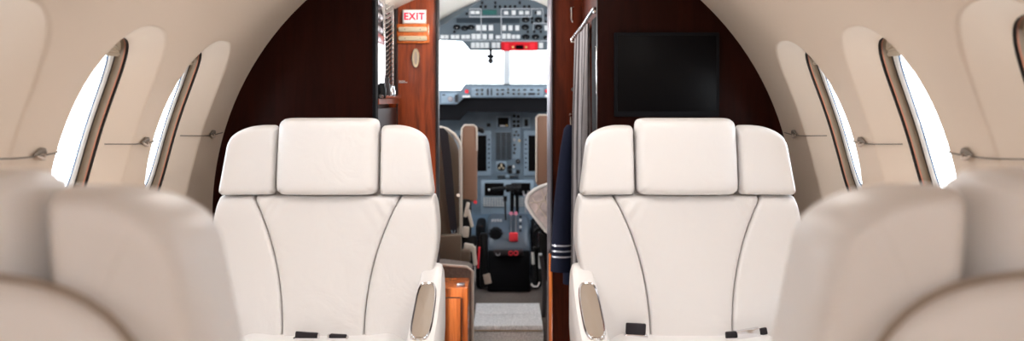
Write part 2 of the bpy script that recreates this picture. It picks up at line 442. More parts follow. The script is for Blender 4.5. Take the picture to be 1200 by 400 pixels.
# EXIT sign
def text(s, size, loc, m, parent, bold=0, extr=.001, name='lettering', align='CENTER'):
    cu = bpy.data.curves.new(name, 'FONT'); cu.body = s; cu.size = size; cu.extrude = extr; cu.offset = bold; cu.align_x = align; cu.align_y = 'CENTER'
    cu.materials.append(m); o = bpy.data.objects.new(name, cu); COL.objects.link(o); o.parent = parent
    o.location = Vector(loc)-ORG[parent.name]; o.rotation_euler = (PI/2, 0, 0); return o
c = P(485.5, 19.5, YD-.012)
t = thing('exit_sign', 'white EXIT sign with red letters at top of reddish wood panel', 'sign', c)
bm = B(); box(bm, c, (.088, .016, .050), .008, 4); obj('sign_face', bm, M['signwhite'], t)
bm = B(); box(bm, c+Vector((0, .006, 0)), (.094, .008, .056), .003, 2); obj('sign_frame', bm, M['creamtrim'], t)
o = text('EXIT', .038, c+Vector((0, -.0085, -.001)), M['signred'], t, bold=.0012); o.data.space_character = 1.12; o.scale = (.95, 1.0, 1)
# reading lights / call panel
c = P(484, 39.5, YD-.006)
dg = bpy.context.evaluated_depsgraph_get(); me = bpy.data.meshes.new_from_object(o.evaluated_get(dg))
o2 = bpy.data.objects.new('lettering', me); COL.objects.link(o2); o2.parent = t; o2.location = o.location; o2.rotation_euler = o.rotation_euler; o2.scale = o.scale
bpy.data.objects.remove(o); o2.name = 'lettering'
c = P(484, 39.5, YD-.006)
t = thing('panel_lights', 'wood framed pair of ivory light bars below the EXIT sign', 'light', c)
bm = B(); box(bm, c, (.128, .014, .076), .004); obj('frame', bm, M['orangewood'], t)
for v in (34.5, 45.0):
    c2 = P(483.5, v, YD-.016); bm = B(); box(bm, c2, (.112, .012, .020), .006, 3); b_ = obj('light_bar', bm, M['ivory'], t)
    for du in (-9, 9):
        bm = B(); c3 = P(483.5+du, v, YD-.023); tube(bm, [c3, c3+Vector((0, -.002, 0))], .002, 8); obj('screw', bm, M['pad'], b_)
# oval flush pull
c = P(487.3, 68, YD-.004)
t = thing('oval_door_pull', 'oval chrome rimmed flush pull on the reddish wood panel', 'door pull', c)
def oval(bm, c, rx, rz, y0, y1, k=1, n=28):
    loft(bm, [[c+Vector((rx*math.cos(2*PI*i/n), y, rz*math.sin(2*PI*i/n))) for i in range(n)] for y in (y0, y1)])
bm = B(); n = 32
for (a, b_) in (((.0175, .040), (.0125, .034)),):
    loft(bm, [[c+Vector((rx*math.cos(2*PI*i/n), y, rz*math.sin(2*PI*i/n))) for i in range(n)] for rx, rz, y in ((.0175, .040, .004), (.0170, .039, -.004), (.015, .037, -.006), (.0130, .035, -.003), (.0125, .034, .003))], cap=False)
obj('rim', bm, M['chrome'], t)
bm = B(); oval(bm, c, .0125, .034, .001, .004); cup = obj('cup', bm, M['ivory'], t)
bm = B(); oval(bm, c, .006, .026, -.003, .002); obj('tongue', bm, M['pullpale'], cup)
# small placard
c = P(472.3, 95.5, YD-.002)
t = thing('placard', 'tiny white lettered placard on left edge of the reddish wood panel', 'placard', c)
bm = B(); box(bm, c+Vector((0, 0, -.004)), (.035, .002, .0022)); obj('underline', bm, M['whitepaint'], t)
for i in range(5):
    bm = B()
box_list = B()
for i in range(5): box(box_list, c+Vector((-.014+i*.005, 0, .001)), (.0032, .002, .0042))
bm.free(); obj('print_line', box_list, M['whitepaint'], t)
# vertical door gap line on panel
bm = B(); c = P(465.5, 250, YD-.002); box(bm, (c.x, YD-.003, .8), (.006, .008, 1.55), .002); obj('trim_7', bm, M['post'], kind='structure')

# ------------------------------------------------------------------ galley cabinet (left of the entry)
GX = -.413
t = thing('galley_cabinet', 'dark wood galley cabinet with mirrored niche beside the reddish panel', 'cabinet', (GX-.15, 3.63, 0))
bm = B(); box(bm, (GX-.15, 3.63, .585), (.30, .66, 1.17)); obj('body', bm, M['black'], t, smooth=False)
bm = B(); box(bm, (GX-.16, 3.63, 1.35), (.26, .66, .36)); obj('niche_back', bm, M['black'], t, smooth=False)
bm = B(); prism(bm, [(GX+.012, 3.30, 1.185), (GX+.006, 3.6, 1.185), (GX+.012, 3.93, 1.185), (GX-.12, 3.93, 1.185), (GX-.12, 3.30, 1.185)], (0, 0, .018)); obj('shelf', bm, M['redwood'], t, smooth=False)
bm = B(); tube(bm, bez((GX+.016, 3.30, 1.212), (GX+.03, 3.6, 1.206), (GX+.016, 3.93, 1.212), 16), .006, 8); obj('shelf_rail', bm, M['chrome'], t)
bm = B(); box(bm, (GX-.002, 3.285, 1.37), (.012, .012, .36), .003); obj('post', bm, M['chrome'], t)
bm = B(); box(bm, (GX-.01, 3.955, 1.37), (.02, .045, .36), .003); box(bm, (GX-.01, 3.955, .6), (.016, .045, 1.1), .003); obj('end_post', bm, M['black'], t)
bm = B(); box(bm, (GX+.001, 3.40, 1.318), (.012, .19, .135), .003); obj('niche_glow_panel', bm, M['niche_glow'], t)  # added glowing panel in place of a bright reflected patch
bm = B(); box(bm, (GX+.001, 3.40, 1.402), (.014, .19, .028), .003); obj('red_label_strip', bm, mat('dark_red', (.25, .01, .015), .3), t)
# louvred rack
rk = thing('louvre_rack', 'stack of bright chrome edged slats beside the galley mirror', 'rack', (GX, 3.74, 1.22))
for yy in (3.60, 3.885):
    bm = B(); box(bm, (GX-.01, yy, 1.39), (.014, .012, .34), .002); obj('rack_post', bm, M['chrome'], rk)
for i in range(20):
    z = 1.235+i*.0165
    bm = B(); box(bm, (GX-.006, 3.72, z+.004), (.016, .22, .003), .001, 1, Matrix.Rotation(math.radians(9), 4, 'X')); obj('slat', bm, M['chrome'], rk)
# crystal things in the niche
def lathe(bm, c, prof, n=20):
    loft(bm, [[Vector(c)+Vector((r*math.cos(2*PI*i/n), r*math.sin(2*PI*i/n), z)) for i in range(n)] for r, z in prof])
for i, (y, h, r, lb) in enumerate(((3.36, .05, .016, 'dark short tumbler on galley shelf nearest the bulkhead'), (3.50, .07, .014, 'dark taller bottle on galley shelf, middle of three'), (3.66, .045, .015, 'clear short tumbler on galley shelf nearest the reddish panel'))):
    bm = B(); lathe(bm, (GX+.012, y, 1.205), [(r*.8, 0), (r, .004), (r, h*.6), (r*.75, h*.8), (r*.8, h)])
    obj('tumbler', bm, (M['black'], M['post'], M['chrome'])[i], label=lb, cat='glass', group='glassware on the galley shelf')
for i, z in enumerate((1.43, 1.475, 1.52)):
    for y in (3.36, 3.47):
        bm = B(); tube(bm, [(GX-.014, y-.045, z), (GX-.014, y-.035, z+.004), (GX-.014, y+.03, z+.004), (GX-.014, y+.045, z)], [.005, .016, .016, .006], 12)
        obj('flask', bm, M['steel'], label='small grey metal flask racked high in the galley niche beside the slats', cat='flask', group='metal flasks at top of the galley niche')
# wood jamb strip left/bulkhead edge
bm = B(); box(bm, (-.409, YB+.03, .87), (.010, .07, 1.5), .002); obj('trim_8', bm, M['rubber'], kind='structure')

# ------------------------------------------------------------------ wardrobe side on the right of the entry
bm = B(); box(bm, (.309, YB+.12, .735), (.022, .20, 1.47), .004); obj('trim_9', bm, M['rubber'], kind='structure')
bm = B(); box(bm, (.2945, YB+.006, 1.293), (.003, .012, .15), .001); obj('trim_10', bm, M['chrome'], kind='structure')
t = thing('wardrobe', 'dark wood wardrobe behind the curtain, right of the cockpit doorway', 'wardrobe', (.55, 3.65, 0))
bm = B(); box(bm, (.80, 3.64, .8), (.02, .66, 1.1)); obj('back_panel', bm, M['midwood'], t, smooth=False)
bm = B(); prism(bm, [(.305, 3.34, 1.62), (.305, 3.34, 1.475), (.305, 3.98, 1.415), (.305, 3.98, 1.62)], (.03, 0, 0)); obj('header_panel', bm, M['midwood'], t, smooth=False)
bm = B(); box(bm, (.55, 3.64, .03), (.5, .66, .06)); obj('bottom_board', bm, M['midwood'], t, smooth=False)
bm = B(); tube(bm, [(.292, 3.30, 1.495), (.285, 3.45, 1.478), (.276, 3.75, 1.448), (.268, 3.96, 1.43)], .006, 10); box(bm, (.30, 3.32, 1.49), (.02, .012, .02), .003)
box(bm, (.285, 3.965, 1.43), (.05, .012, .02), .003); obj('curtain_rail', bm, M['chrome'], t)
bm = B(); tube(bm, [(.270, 3.97, 1.56), (.262, 3.955, 1.555), (.262, 3.95, 1.51), (.268, 3.955, 1.50)], .004, 8); obj('hook', bm, M['chrome'], t)
bm = B(); tube(bm, [(.27, 3.985, 1.24), (.27, 3.97, 1.24)], .008, 12); obj('stud', bm, M['chrome'], t)
# curtain: pleated cloth gathered on the rail
def curtain():
    bm = B(); n = 150; rows = []
    for j in range(25):
        tz = j/24; row = []
        for i in range(n+1):
            s = i/n; y = 3.50+.32*s
            ph = 2*PI*s*7
            amp = .014*(.6+.4*math.sin(s*9+1))*(.35+.65*min(1, tz*4))
            x = .2885-.022*s-.008*tz+amp*math.sin(ph+.4*math.sin(tz*3+s*5))-.004*math.sin(tz*2.5)
            ztop = 1.462-.036*s
            z = ztop+(.12-ztop)*tz
            row.append(Vector((x-.018*math.sin(PI*min(1, tz*1.4))*0, y+.006*math.cos(ph), z)))
        rows.append(row)
    loft(bm, rows, cap=False, closed=False)
    back = [[v+Vector((.0025, 0, 0)) for v in r] for r in rows]
    loft(bm, back, cap=False, closed=False)
    return bm
t = thing('curtain', 'grey pleated curtain hanging beside the right cream seat', 'curtain', (.28, 3.7, .12))
obj('cloth', curtain(), M['curtain'], t, angle=80)
for i in range(9):
    y = 3.51+i*.0375; s = (y-3.50)/.32; bm = B()
    z = 1.466-.036*s
    tube(bm, [(.2885-.022*s+.009*math.cos(a), y, z+.004+.009*math.sin(a)) for a in [k*PI/5 for k in range(11)]], .0013, 5, cap=False); obj('ring', bm, M['chrome'], t)
bm = B(); tube(bm, bez((.292, 3.47, 1.06), (.272, 3.52, .95), (.262, 3.62, .82), 12), .008, 8); tie = obj('tieback', bm, M['post'], t, label='dark tieback strap')
bm = B(); tube(bm, [(.262, 3.62, .825), (.262, 3.62, .805)], .010, 12); obj('tieback_snap', bm, M['chrome'], tie)

# uniform jacket
t = thing('uniform_jacket', 'navy uniform jacket with silver cuff stripes hanging beside the curtain', 'jacket', (.24, 3.88, .55))
def sec(cx, cy, z, rx, ry, n=20, ph=0):
    return [(cx+rx*math.cos(2*PI*i/n)*(1+.06*math.cos(3*2*PI*i/n+ph)), cy+ry*math.sin(2*PI*i/n), z) for i in range(n)]
bm = B()
loft(bm, [sec(*a) for a in ((.262, 3.915, 1.10, .012, .02), (.268, 3.91, 1.085, .035, .03), (.285, 3.905, 1.03, .058, .04), (.290, 3.90, .9, .062, .045), (.290, 3.90, .75, .064, .048), (.292, 3.90, .60, .068, .05), (.292, 3.90, .50, .07, .05))])
obj('jacket_body', bm, M['navy'], t)
sl = [((.251, 3.87, 1.105), .012, .014), ((.247, 3.865, 1.09), .020, .022), ((.240, 3.86, 1.02), .026, .03), ((.233, 3.855, .92), .031, .034), ((.226, 3.85, .82), .035, .037), ((.222, 3.85, .72), .037, .038), ((.220, 3.85, .62), .039, .039), ((.2185, 3.85, .555), .040, .040)]
bm = B(); loft(bm, [sec(c[0], c[1], c[2], rx, ry, 24, k*.4) for k, (c, rx, ry) in enumerate(sl)]); slv = obj('sleeve', bm, M['navy'], t)
for z in (.655, .634, .613):
    bm = B(); loft(bm, [sec(.2195, 3.85, z+d, .0415+(.62-z)*.02, .0415, 24) for d in (-.003, .003)], cap=False)
    rr = [sec(.2195, 3.85, z+d, .0385, .0385, 24) for d in (-.003, .003)]; loft(bm, rr, cap=False)
    obj('cuff_stripe', bm, M['silver'], slv)
bm = B(); tube(bm, [(.256, 3.985, 1.135), (.256, 3.93, 1.135), (.256, 3.92, 1.145)], .004, 8); tube(bm, [(.258, 3.93, 1.135), (.258, 3.925, 1.10)], .003, 8); obj('hanger_hook', bm, M['chrome'], t)

# television on the right bulkhead
c0, c1 = P(720, 38, YB-.02), P(843, 137, YB-.02)
c = (c0+c1)/2
t = thing('television', 'black flat television on dark bulkhead above the right seat', 'television', (c.x, YB-.012, c1.z))
bm = B(); box(bm, (c.x, YB-.012, c.z), (c1.x-c0.x, .022, c0.z-c1.z), .004); obj('bezel', bm, M['rubber'], t)
bm = B(); box(bm, (c.x, YB-.0235, c.z+.004), (c1.x-c0.x-.018, .003, c0.z-c1.z-.026), .001); obj('screen', bm, M['screen'], t)

# ------------------------------------------------------------------ cream cabin seats
def lean(z): return .17*(z-.94)
def seam(z): t = max(0, min(1.05, (z-.56)/.38)); return .108+.092*t**2.27
def outer(z):
    if z > .94: return .289
    return .290+.012*math.sin(PI*min(1, (.94-z)/.2))-.05*max(0, .8-z)**1.2
def make_seat():
    t = thing('cabin_seat', 'x', 'seat', (0, 0, 0))
    K = dict(world=False)
    bm = B(); pillow(bm, lambda z: -.1375+.03*max(0, z-1.04)*.6, lambda z: .1375-.03*max(0, z-1.04)*.6, .943, 1.150, lambda x, z: lean(z)+.045-.010*math.cos(x*9), .076, .062, N=44, p=13, n=14, m=2.9,
       mp=lambda x, y, z: Vector((x*(1-.10*max(0, min(1, (y-lean(z)-.04)/.06))), y, z)))
    obj('headrest', bm, M['leather'], t, **K)
    for s in (-1, 1):
        bm = B()
        f1, f2 = (lambda z: .1405), (lambda z: .289)
        xl, xr = (f1, f2) if s > 0 else ((lambda z: -.289), (lambda z: -.1405))
        def wmap(x, y, z):
            # rounded outer top corner, tapering towards the rear
            ax = abs(x); b_ = max(0, min(1, (y-lean(z)-.03)/.075))
            rx, rz = .10+.02*b_, .055+.02*b_
            xo = .289
            q = max(0, min(1, (ax-(xo-rx))/rx)); top = 1.130-rz*(1-math.sqrt(1-q*q*.995))
            z2 = .9425+(z-.9425)*(top-.9425)/(1.130-.9425)
            x2 = ax-(.016*b_*b_+.018*max(0, (z-.96)/.17))*max(0, (ax-.15)/.14)+.015*b_*max(0, 1-(ax-.14)/.14)
            return Vector((math.copysign(x2, x), y, z2))
        pillow(bm, xl, xr, .9425, 1.130, lambda x, z: lean(z)+.05-.018*max(0, (abs(x)-.14)/.15)**2, .066, .058, N=44, p=16, n=16, m=2.9, mp=wmap)
        w = obj('headrest_wing', bm, M['leather'], t, **K)
        # stitched seam over the rear of the wing
        bvh = BVHTree.FromPolygons([v.co for v in w.data.vertices], [p.vertices for p in w.data.polygons])
        pts = []
        for i in range(15):
            q = i/14; x, z = s*(.236-.052*q**.8), 1.108-.105*q
            hit = bvh.ray_cast(Vector((x, .5, z)), Vector((0, -1, 0)))[0]
            if hit: pts.append(hit)
        bm = B(); tube(bm, pts, .0012, 6); obj('stitch_line', bm, M['leather'], w, world=False)
        # bolsters
        bm = B()
        xl, xr = ((lambda z: seam(z)-.001), (lambda z: outer(z))) if s > 0 else ((lambda z: -outer(z)), (lambda z: -seam(z)+.001))
        pillow(bm, xl, xr, .50, .9415, lambda x, z: lean(z)+.055, .062, .085, N=40, p=26, n=22, m=3.3, Nz=60,
               mp=lambda x, y, z: Vector((x, y-(.02*max(0, (abs(x)-seam(z))/.19)**1.2 if y < lean(z)+.05 else 0), z)))
        obj('side_bolster', bm, M['leather'], t, **K)
    def wr(x, z):      # soft leather puckers near the top seams
        r = 0
        for s in (-1, 1):
            dx, dz = x-s*.175, z-.915
            d = math.hypot(dx, dz)
            r += .003*math.sin(dz*110+dx*s*160)*math.exp(-(d/.06)**2)
        return r
    bm = B(); pillow(bm, lambda z: -seam(z), lambda z: seam(z), .50, .9415, lambda x, z: lean(z)+.055, .058, .07, N=60, p=40, n=34, m=3.8, Nz=70, bump=wr)
    obj('backrest', bm, M['leather'], t, **K)
    # structural shell + rear upholstered panel
    bm = B(); pillow(bm, lambda z: -.262, lambda z: .262, .36, 1.035, lambda x, z: lean(z)+.08, .03, .045, N=24, p=8, n=8, m=2.4); obj('seat_shell', bm, M['leather'], t, **K)
    hw = lambda z: .256
    bm = B(); pillow(bm, lambda z: -hw(z), hw,   .40, 1.056, lambda x, z: lean(z)+.122, .02, .034, N=34, p=4.5, n=12, m=3.0); pn = obj('back_panel', bm, M['leather'], t, **K)
    # dark tube standing in for the shadow gap round the rear panel
    pts = []
    for i in range(61):
        a = PI*i/60; ca, sa = math.cos(a), math.sin(a)
        k = 1/((abs(ca))**4.5+(abs(sa))**4.5)**(1/4.5)
        x, z = .258*ca*k, .728+.330*sa*k
        pts.append((x, lean(z)+.121, z))
    bm = B(); tube(bm, pts, .0032, 8); obj('gap_shade_line', bm, M['pad'], pn, world=False)
    # seat cushion
    def ct(x, yy): return .012*math.exp(-((abs(x)-.185)/.05)**2)
    bm = B(); pillow(bm, lambda z: -.245, lambda z: .245, -.50, .035, lambda x, z: 0, .085, .07, N=40, p=8, n=9, m=2.4,
                     mp=lambda x, y, z: Vector((x, z, .496-y)), bump=ct)
    obj('seat_cushion', bm, M['leather'], t, **K)
    for s in (-1, 1):
        # armrest lofted along its length
        secs = []
        for (y, zt, zb, xi, xo) in ((.03, .757, .60, .262, .314), (.0, .762, .58, .256, .318), (-.05, .752, .55, .252, .322), (-.12, .725, .53, .249, .324), (-.20, .697, .52, .247, .325), (-.30, .672, .51, .247, .325), (-.38, .655, .51, .248, .324), (-.42, .643, .52, .250, .322), (-.445, .618, .54, .256, .316), (-.45, .59, .56, .264, .308)):
            cx, cz, hx, hz = s*(xi+xo)/2, (zt+zb)/2, (xo-xi)/2, (zt-zb)/2
            ring = []
            for i in range(28):
                a = 2*PI*i/28; ca, sa = math.cos(a), math.sin(a); k = 1/((abs(ca))**5+(abs(sa))**5)**.2
                ring.append((cx+hx*ca*k, y, cz+hz*sa*k))
            secs.append(ring)
        bm = B(); loft(bm, secs); ar = obj('armrest', bm, M['leather'], t, world=False)
        bm = B(); box(bm, (s*.278, -.22, .515), (.04, .40, .11), .02, 3); obj('armrest_support', bm, M['leather'], ar, world=False)
        # inset pad with a chrome rim, on the inner half of the top
        def tz(y):
            ks = ((.0, .762), (-.05, .752), (-.12, .725), (-.20, .697), (-.30, .672), (-.38, .655), (-.42, .643))
            for (ya, za), (yb, zb) in zip(ks, ks[1:]):
                if yb <= y <= ya: return zb+(za-zb)*(y-yb)/(ya-yb)
            return .643
        def oblong(hx, hy, dz, n=36, cx=s*.281, cy=-.262):
            o = []
            for i in range(n):
                a = 2*PI*i/n; ca, sa = math.cos(a), math.sin(a); k = 1/((abs(ca))**4+(abs(sa))**4)**.25
                x, y = cx+hx*ca*k, cy+hy*sa*k
                o.append(Vector((x, y, tz(y)+dz+.002-.004*abs(hx-.0)*0)))
            return o
        bm = B(); loft(bm, [oblong(.0265, .142, -.006), oblong(.0265, .142, .003), oblong(.0245, .140, .0055), oblong(.0215, .137, .003), oblong(.0215, .137, -.004)], cap=False); obj('chrome_rim', bm, M['chrome'], ar, world=False)
        bm = B(); loft(bm, [oblong(.0213, .1368, -.004), oblong(.0213, .1368, .001), oblong(.010, .12, .0022), oblong(.002, .02, .0025)]); obj('arm_pad', bm, M['pad'], ar, world=False)
    bm = B(); box(bm, (0, -.22, .36), (.46, .46, .10), .02, 3); box(bm, (0, -.2, .17), (.30, .34, .30), .03, 3); box(bm, (0, -.2, .02), (.44, .5, .04), .01, 2); obj('pedestal', bm, M['creamtrim'], t, world=False)
    bm = B(); 
    for s in (-1, 1): box(bm, (s*.17, -.2, .008), (.03, .6, .016), .003)
    obj('floor_track', bm, M['steel'], t, world=False)
    return t
def belt(parent, parts):
    for (x, y, z, w, h, ang, name, m) in parts:
        bm = B(); box(bm, (x, y, z), (w, .016 if m != 'belt' else .010, h), .003, 2, Matrix.Rotation(math.radians(ang), 4, 'Y'))
        obj(name, bm, M[m], parent, world=False)

FS = 2.75
seat = make_seat(); SG = 'cream leather cabin seats'
seat.location = (-.475, FS, 0); seat['label'] = 'left cream leather seat facing the camera in front of the dark bulkhead'; seat['group'] = SG
s2 = dup(seat, (.495, FS, 0), 0, 'right cream leather seat facing the camera below the black television')
s3 = dup(seat, (-.535, .975, 0), PI, 'blurred cream leather seat seen from behind in the left foreground')
s4 = dup(seat, (.545, .985, 0), PI, 'blurred cream leather seat seen from behind in the right foreground')
for q in (s3, s4):        # headrests set a little lower
    for ch in q.children:
        if ch.name.startswith('headrest'): ch.location.z -= .006 if 'wing' in ch.name else .012
belt(seat, [(-.036, -.090, .583, .060, .026, 4, 'belt_webbing', 'belt'), (-.005, -.095, .580, .005, .026, 4, 'belt_clip', 'chrome'), (-.068, -.092, .575, .006, .016, 4, 'belt_clip', 'black'),
            (.046, -.090, .580, .044, .022, 3, 'belt_webbing', 'belt'), (.021, -.095, .578, .006, .028, 3, 'belt_clip', 'chrome'), (.070, -.095, .576, .006, .022, 3, 'belt_clip', 'chrome')])
belt(s2, [(-.152, -.095, .606, .052, .028, 3, 'belt_webbing', 'belt'), (-.152, -.098, .588, .062, .010, 3, 'belt_clip', 'chrome'),
          (.096, -.092, .588, .030, .020, -4, 'belt_webbing', 'belt'), (.138, -.104, .592, .060, .030, -10, 'belt_buckle', 'chrome'), (.180, -.09, .598, .020, .018, -10, 'belt_webbing', 'belt')])

# ------------------------------------------------------------------ cockpit
YC = 4.04
bm = B()
rg = [(4.036, .90, .86), (4.55, .89, .86), (5.26, .87, .86), (5.72, .80, .86)]
A0 = math.radians(50)
loft(bm, [[(r*math.cos(A0+(PI-2*A0)*j/40), y, z+r*math.sin(A0+(PI-2*A0)*j/40)) for j in range(41)] for y, r, z in rg], cap=False, closed=False)
for s in (-1, 1): loft(bm, [[(s*r*math.cos(a), y, z+r*math.sin(a)) for a in [math.radians(q) for q in (10, 20, 30, 40, 50)]] for y, r, z in rg[:2]], cap=False, closed=False)
obj('ceiling_cockpit', bm, M['cream'], kind='structure')
for s, nm in ((-1, 'wall_left_cockpit'), (1, 'wall_right_cockpit')):
    bm = B(); loft(bm, [[(s*r*math.cos(math.radians(10)), y, z+r*math.sin(math.radians(10))), (s*r*.98, y, z), (s*r*.9, y, .35), (s*r*.75, y, 0)] for y, r, z in rg+[(6.2, .7, .86)]], cap=False, closed=False)
    obj(nm, bm, M['panel'], kind='structure')
bm = B(); box(bm, (0, 5.55, .10), (1.5, 1.3, .21)); obj('floor_cockpit', bm, M['browncarpet'], kind='structure', smooth=False)
bm = B(); box(bm, (0, 4.49, -.01), (1.5, .88, .04)); obj('floor_entry_cockpit', bm, M['floorcarpet'], kind='structure', smooth=False)

bm = B(); box(bm, (0, 6.25, .6), (1.7, .03, 1.2)); obj('wall_front_cockpit', bm, M['panel'], kind='structure', smooth=False)
for s, nm in ((-1, 'window_16'), (1, 'window_17')):     # cockpit side windows between sill and roof
    w = thing(nm, None, None, (s*.8, 5.1, 1.0), kind='structure')
    q = lambda y, r, a: (s*r*math.cos(math.radians(a)), y, .86+r*math.sin(math.radians(a)))
    bm = B(); loft(bm, [[q(4.55, .89, a) for a in (22, 36, 50)], [q(5.26, .87, a) for a in (22, 36, 50)], [q(5.72, .80, a) for a in (22, 36, 50)]], cap=False, closed=False); obj('pane', bm, M['glass'], w)
    bm = B(); loft(bm, [[q(y, r, 10), q(y, r, 16), q(y, r, 22)] for y, r in ((4.55, .89), (5.26, .87), (5.72, .80))], cap=False, closed=False); obj('sill', bm, M['cream'], w)
    bm = B(); tube(bm, [q(5.15, .873, a) for a in (22, 36, 50)], .02, 8); obj('mullion', bm, M['whitepaint'], w)
# windscreen: two panes, centre post, frame
w = thing('window_15', None, None, (0, 6.0, 1.25), kind='structure')
for s in (-1, 1):
    bm = B(); prism(bm, [(s*.02, 6.22, 1.20), (s*.80, 5.80, 1.10), (s*.62, 5.72, 1.40), (s*.02, 5.76, 1.62)], (0, .012, .006)); obj('pane', bm, M['glass'], w, smooth=False)
bm = B(); prism(bm, [(-.0, 6.20, 1.20), (.042, 6.20, 1.20), (.038, 5.73, 1.60), (-.0, 5.73, 1.60)], (0, .03, .02)); obj('centre_post', bm, M['whitepaint'], w, smooth=False)
bm = B(); tube(bm, [(.80*math.cos(a), 5.72, .86+.80*math.sin(a)) for a in [math.radians(25)+math.radians(130)*j/30 for j in range(31)]], .012, 8); obj('top_frame', bm, M['whitepaint'], w)

# overhead panel on a slanting plane
KS = .75; YP, ZP = 5.6, 1.475
def OP(u, v, lift=0):
    Y = (ZP+KS*YP-CZ)/((V0-v)/F+KS); p = P(u, v, Y)
    nrm = Vector((0, -KS, -1)).normalized()
    return p+nrm*lift
nO = Vector((0, -KS, -1)).normalized()
t = thing('overhead_panel', 'grey overhead panel of switches and knobs above the windscreen', 'instrument panel', OP(595, 30))
poly = [(500, 46.5), (542, 49), (551, 59.5), (640, 59.5), (649, 49), (690, 46.5), (690, 42), (625, 0), (607, -12), (583, -12), (564, 0), (500, 42)]
bm = B(); prism(bm, [OP(u, v) for u, v in poly], -nO*.05); obj('panel_body', bm, M['overhead'], t, smooth=False)
def pr(u0, v0, u1, v1, m, name, h=.004, par=None):
    bm = B(); prism(bm, [OP(u0, v1, h), OP(u1, v1, h), OP(u1, v0, h), OP(u0, v0, h)], -nO*(h+.001)); return obj(name, bm, M[m], par or t, smooth=False)
for u0, v0, u1, v1 in ((551.5, 12.7, 556.4, 16), (557.2, 12.7, 562, 16), (558, 29.4, 563, 35.3), (565.1, 29.4, 570, 35.3), (572.7, 29.4, 577.8, 35.3),
        (516.3, 41, 520.8, 45), (521.4, 41, 525.6, 45), (528.3, 41, 532.9, 45), (533.5, 41, 538.3, 45), (540.7, 41, 545.3, 45), (545.9, 41, 550.7, 45), (552.6, 39.8, 557.5, 45.5), (558.2, 39.8, 563, 45.5), (565.4, 39.8, 570.4, 45.5), (572.9, 39.8, 577.8, 45.5), (581, 41.5, 586, 45),
        (552, 49.9, 556.7, 56), (557.5, 49.9, 562, 56), (562.8, 49.9, 567.4, 56), (568.1, 49.9, 573, 56), (576.3, 49.9, 581.2, 56), (581.9, 49.9, 586, 56),
        (590.7, 13, 595.5, 16.6), (599.7, 12, 604.3, 17), (608.2, 12.8, 613.2, 16.6), (615.5, 12.8, 620.2, 16.6), (629, 12.8, 634, 16.6),
        (588.5, 29.7, 593, 35.3), (595.8, 29.7, 600.6, 35.3), (603.9, 29.7, 608.5, 35.3), (638, 29.7, 642.6, 35.3),
        (588.5, 39.6, 593, 45), (594, 39.6, 598.6, 45), (599.7, 40.8, 603.9, 45), (604.8, 40.8, 609.4, 45), (631.4, 50, 636.5, 56)):
    pr(u0, v0, u1, v1, 'btnglow', 'button', .003)
pr(565.4, 11.6, 582, 16.7, 'green', 'display', .003)
for u0, u1 in ((535, 562.8), (564.6, 586), (588.5, 609)): pr(u0, 21.2, u1, 26.6, 'dkstrip', 'display_strip', .003)
for u0, v0, u1, v1 in ((550, 19, 586.8, 19.9), (563.4, 10, 564.2, 47.6), (587, 10, 587.8, 48), (610.5, 9.8, 622, 10.4), (587.8, 9.8, 610, 10.4), (550, 10, 550.7, 19), (550, 10, 563.4, 10.6), (588, 19.2, 623, 19.9), (622.5, 9.8, 623.2, 19.5), (623.2, 9.8, 636.5, 10.5), (636, 10, 636.7, 27), (624.5, 27, 642, 27.6), (624.5, 27, 625.1, 36), (516, 47, 587, 47.6), (588, 47.6, 643, 48.2)):
    pr(u0, v0, u1, v1, 'line', 'outline', .0015)
def knob(c, n, r, h, m, par, name='knob', base=None, seg=16):
    """round knob at c pointing along n"""
    n = n.normalized(); bm = B(); tube(bm, [c, c+n*h*.6, c+n*h], [r, r*.92, r*.78], seg); k = obj(name, bm, M[m], par)
    bm = B(); a = n.cross(Vector((1, 0, 0))).normalized()
    tube(bm, [c+n*(h+.0005)-a*r*.1, c+n*(h+.0005)+a*r*.7], max(.0006, r*.08), 5); obj('pointer', bm, M['btn'], k)
    return k
for u, v, r in ((535.2, 31.6, 4.3), (544.5, 32.8, 4.3), (552, 31.7, 4.0), (616, 22.9, 4.4), (631, 22.9, 4.4), (615.6, 31.6, 4.4), (631, 31.6, 4.4), (616.2, 43, 4.4), (627.6, 43, 4.4), (640.3, 43.8, 3.4)):
    bm = B(); c = OP(u, v); tube(bm, [c, c+nO*.003], r*.00466, 20); obj('dial', bm, M['rubber'], t)
    knob(c+nO*.002, nO, r*.0026, .008, 'black', t)
for u, v in ((547, 16), (532.5, 37), (565, 3), (569, 7.7), (563.5, 7.7), (580.3, 3), (580.3, 7.7), (585.8, 7.7), (592, 7.7), (597.8, 7.7), (603.5, 7.7), (609, 3), (614.4, 7.7), (620.1, 7.7), (623.5, 21.5), (623.5, 26), (640, 18), (640, 25), (618.6, 37), (626.2, 37), (633.8, 37), (628, 14.7)):
    pr(u-1.3, v-1.3, u+1.3, v+1.3, 'black', 'toggle', .003)
rp = pr(587.6, 49.2, 629.9, 59.4, 'red', 'fire_panel', .003)
pr(604.3, 52.4, 613.3, 56.6, 'screen', 'fire_display', .006, rp); pr(590.8, 50.6, 596.2, 57.2, 'red2', 'fire_button', .008, rp); pr(621, 50.6, 626.3, 57.2, 'red2', 'fire_button', .008, rp)
for u in (601, 616.7):
    bm = B(); c = OP(u, 54.5); tube(bm, [c, c+nO*.008], .006, 12); obj('fire_knob', bm, M['amber'], rp)

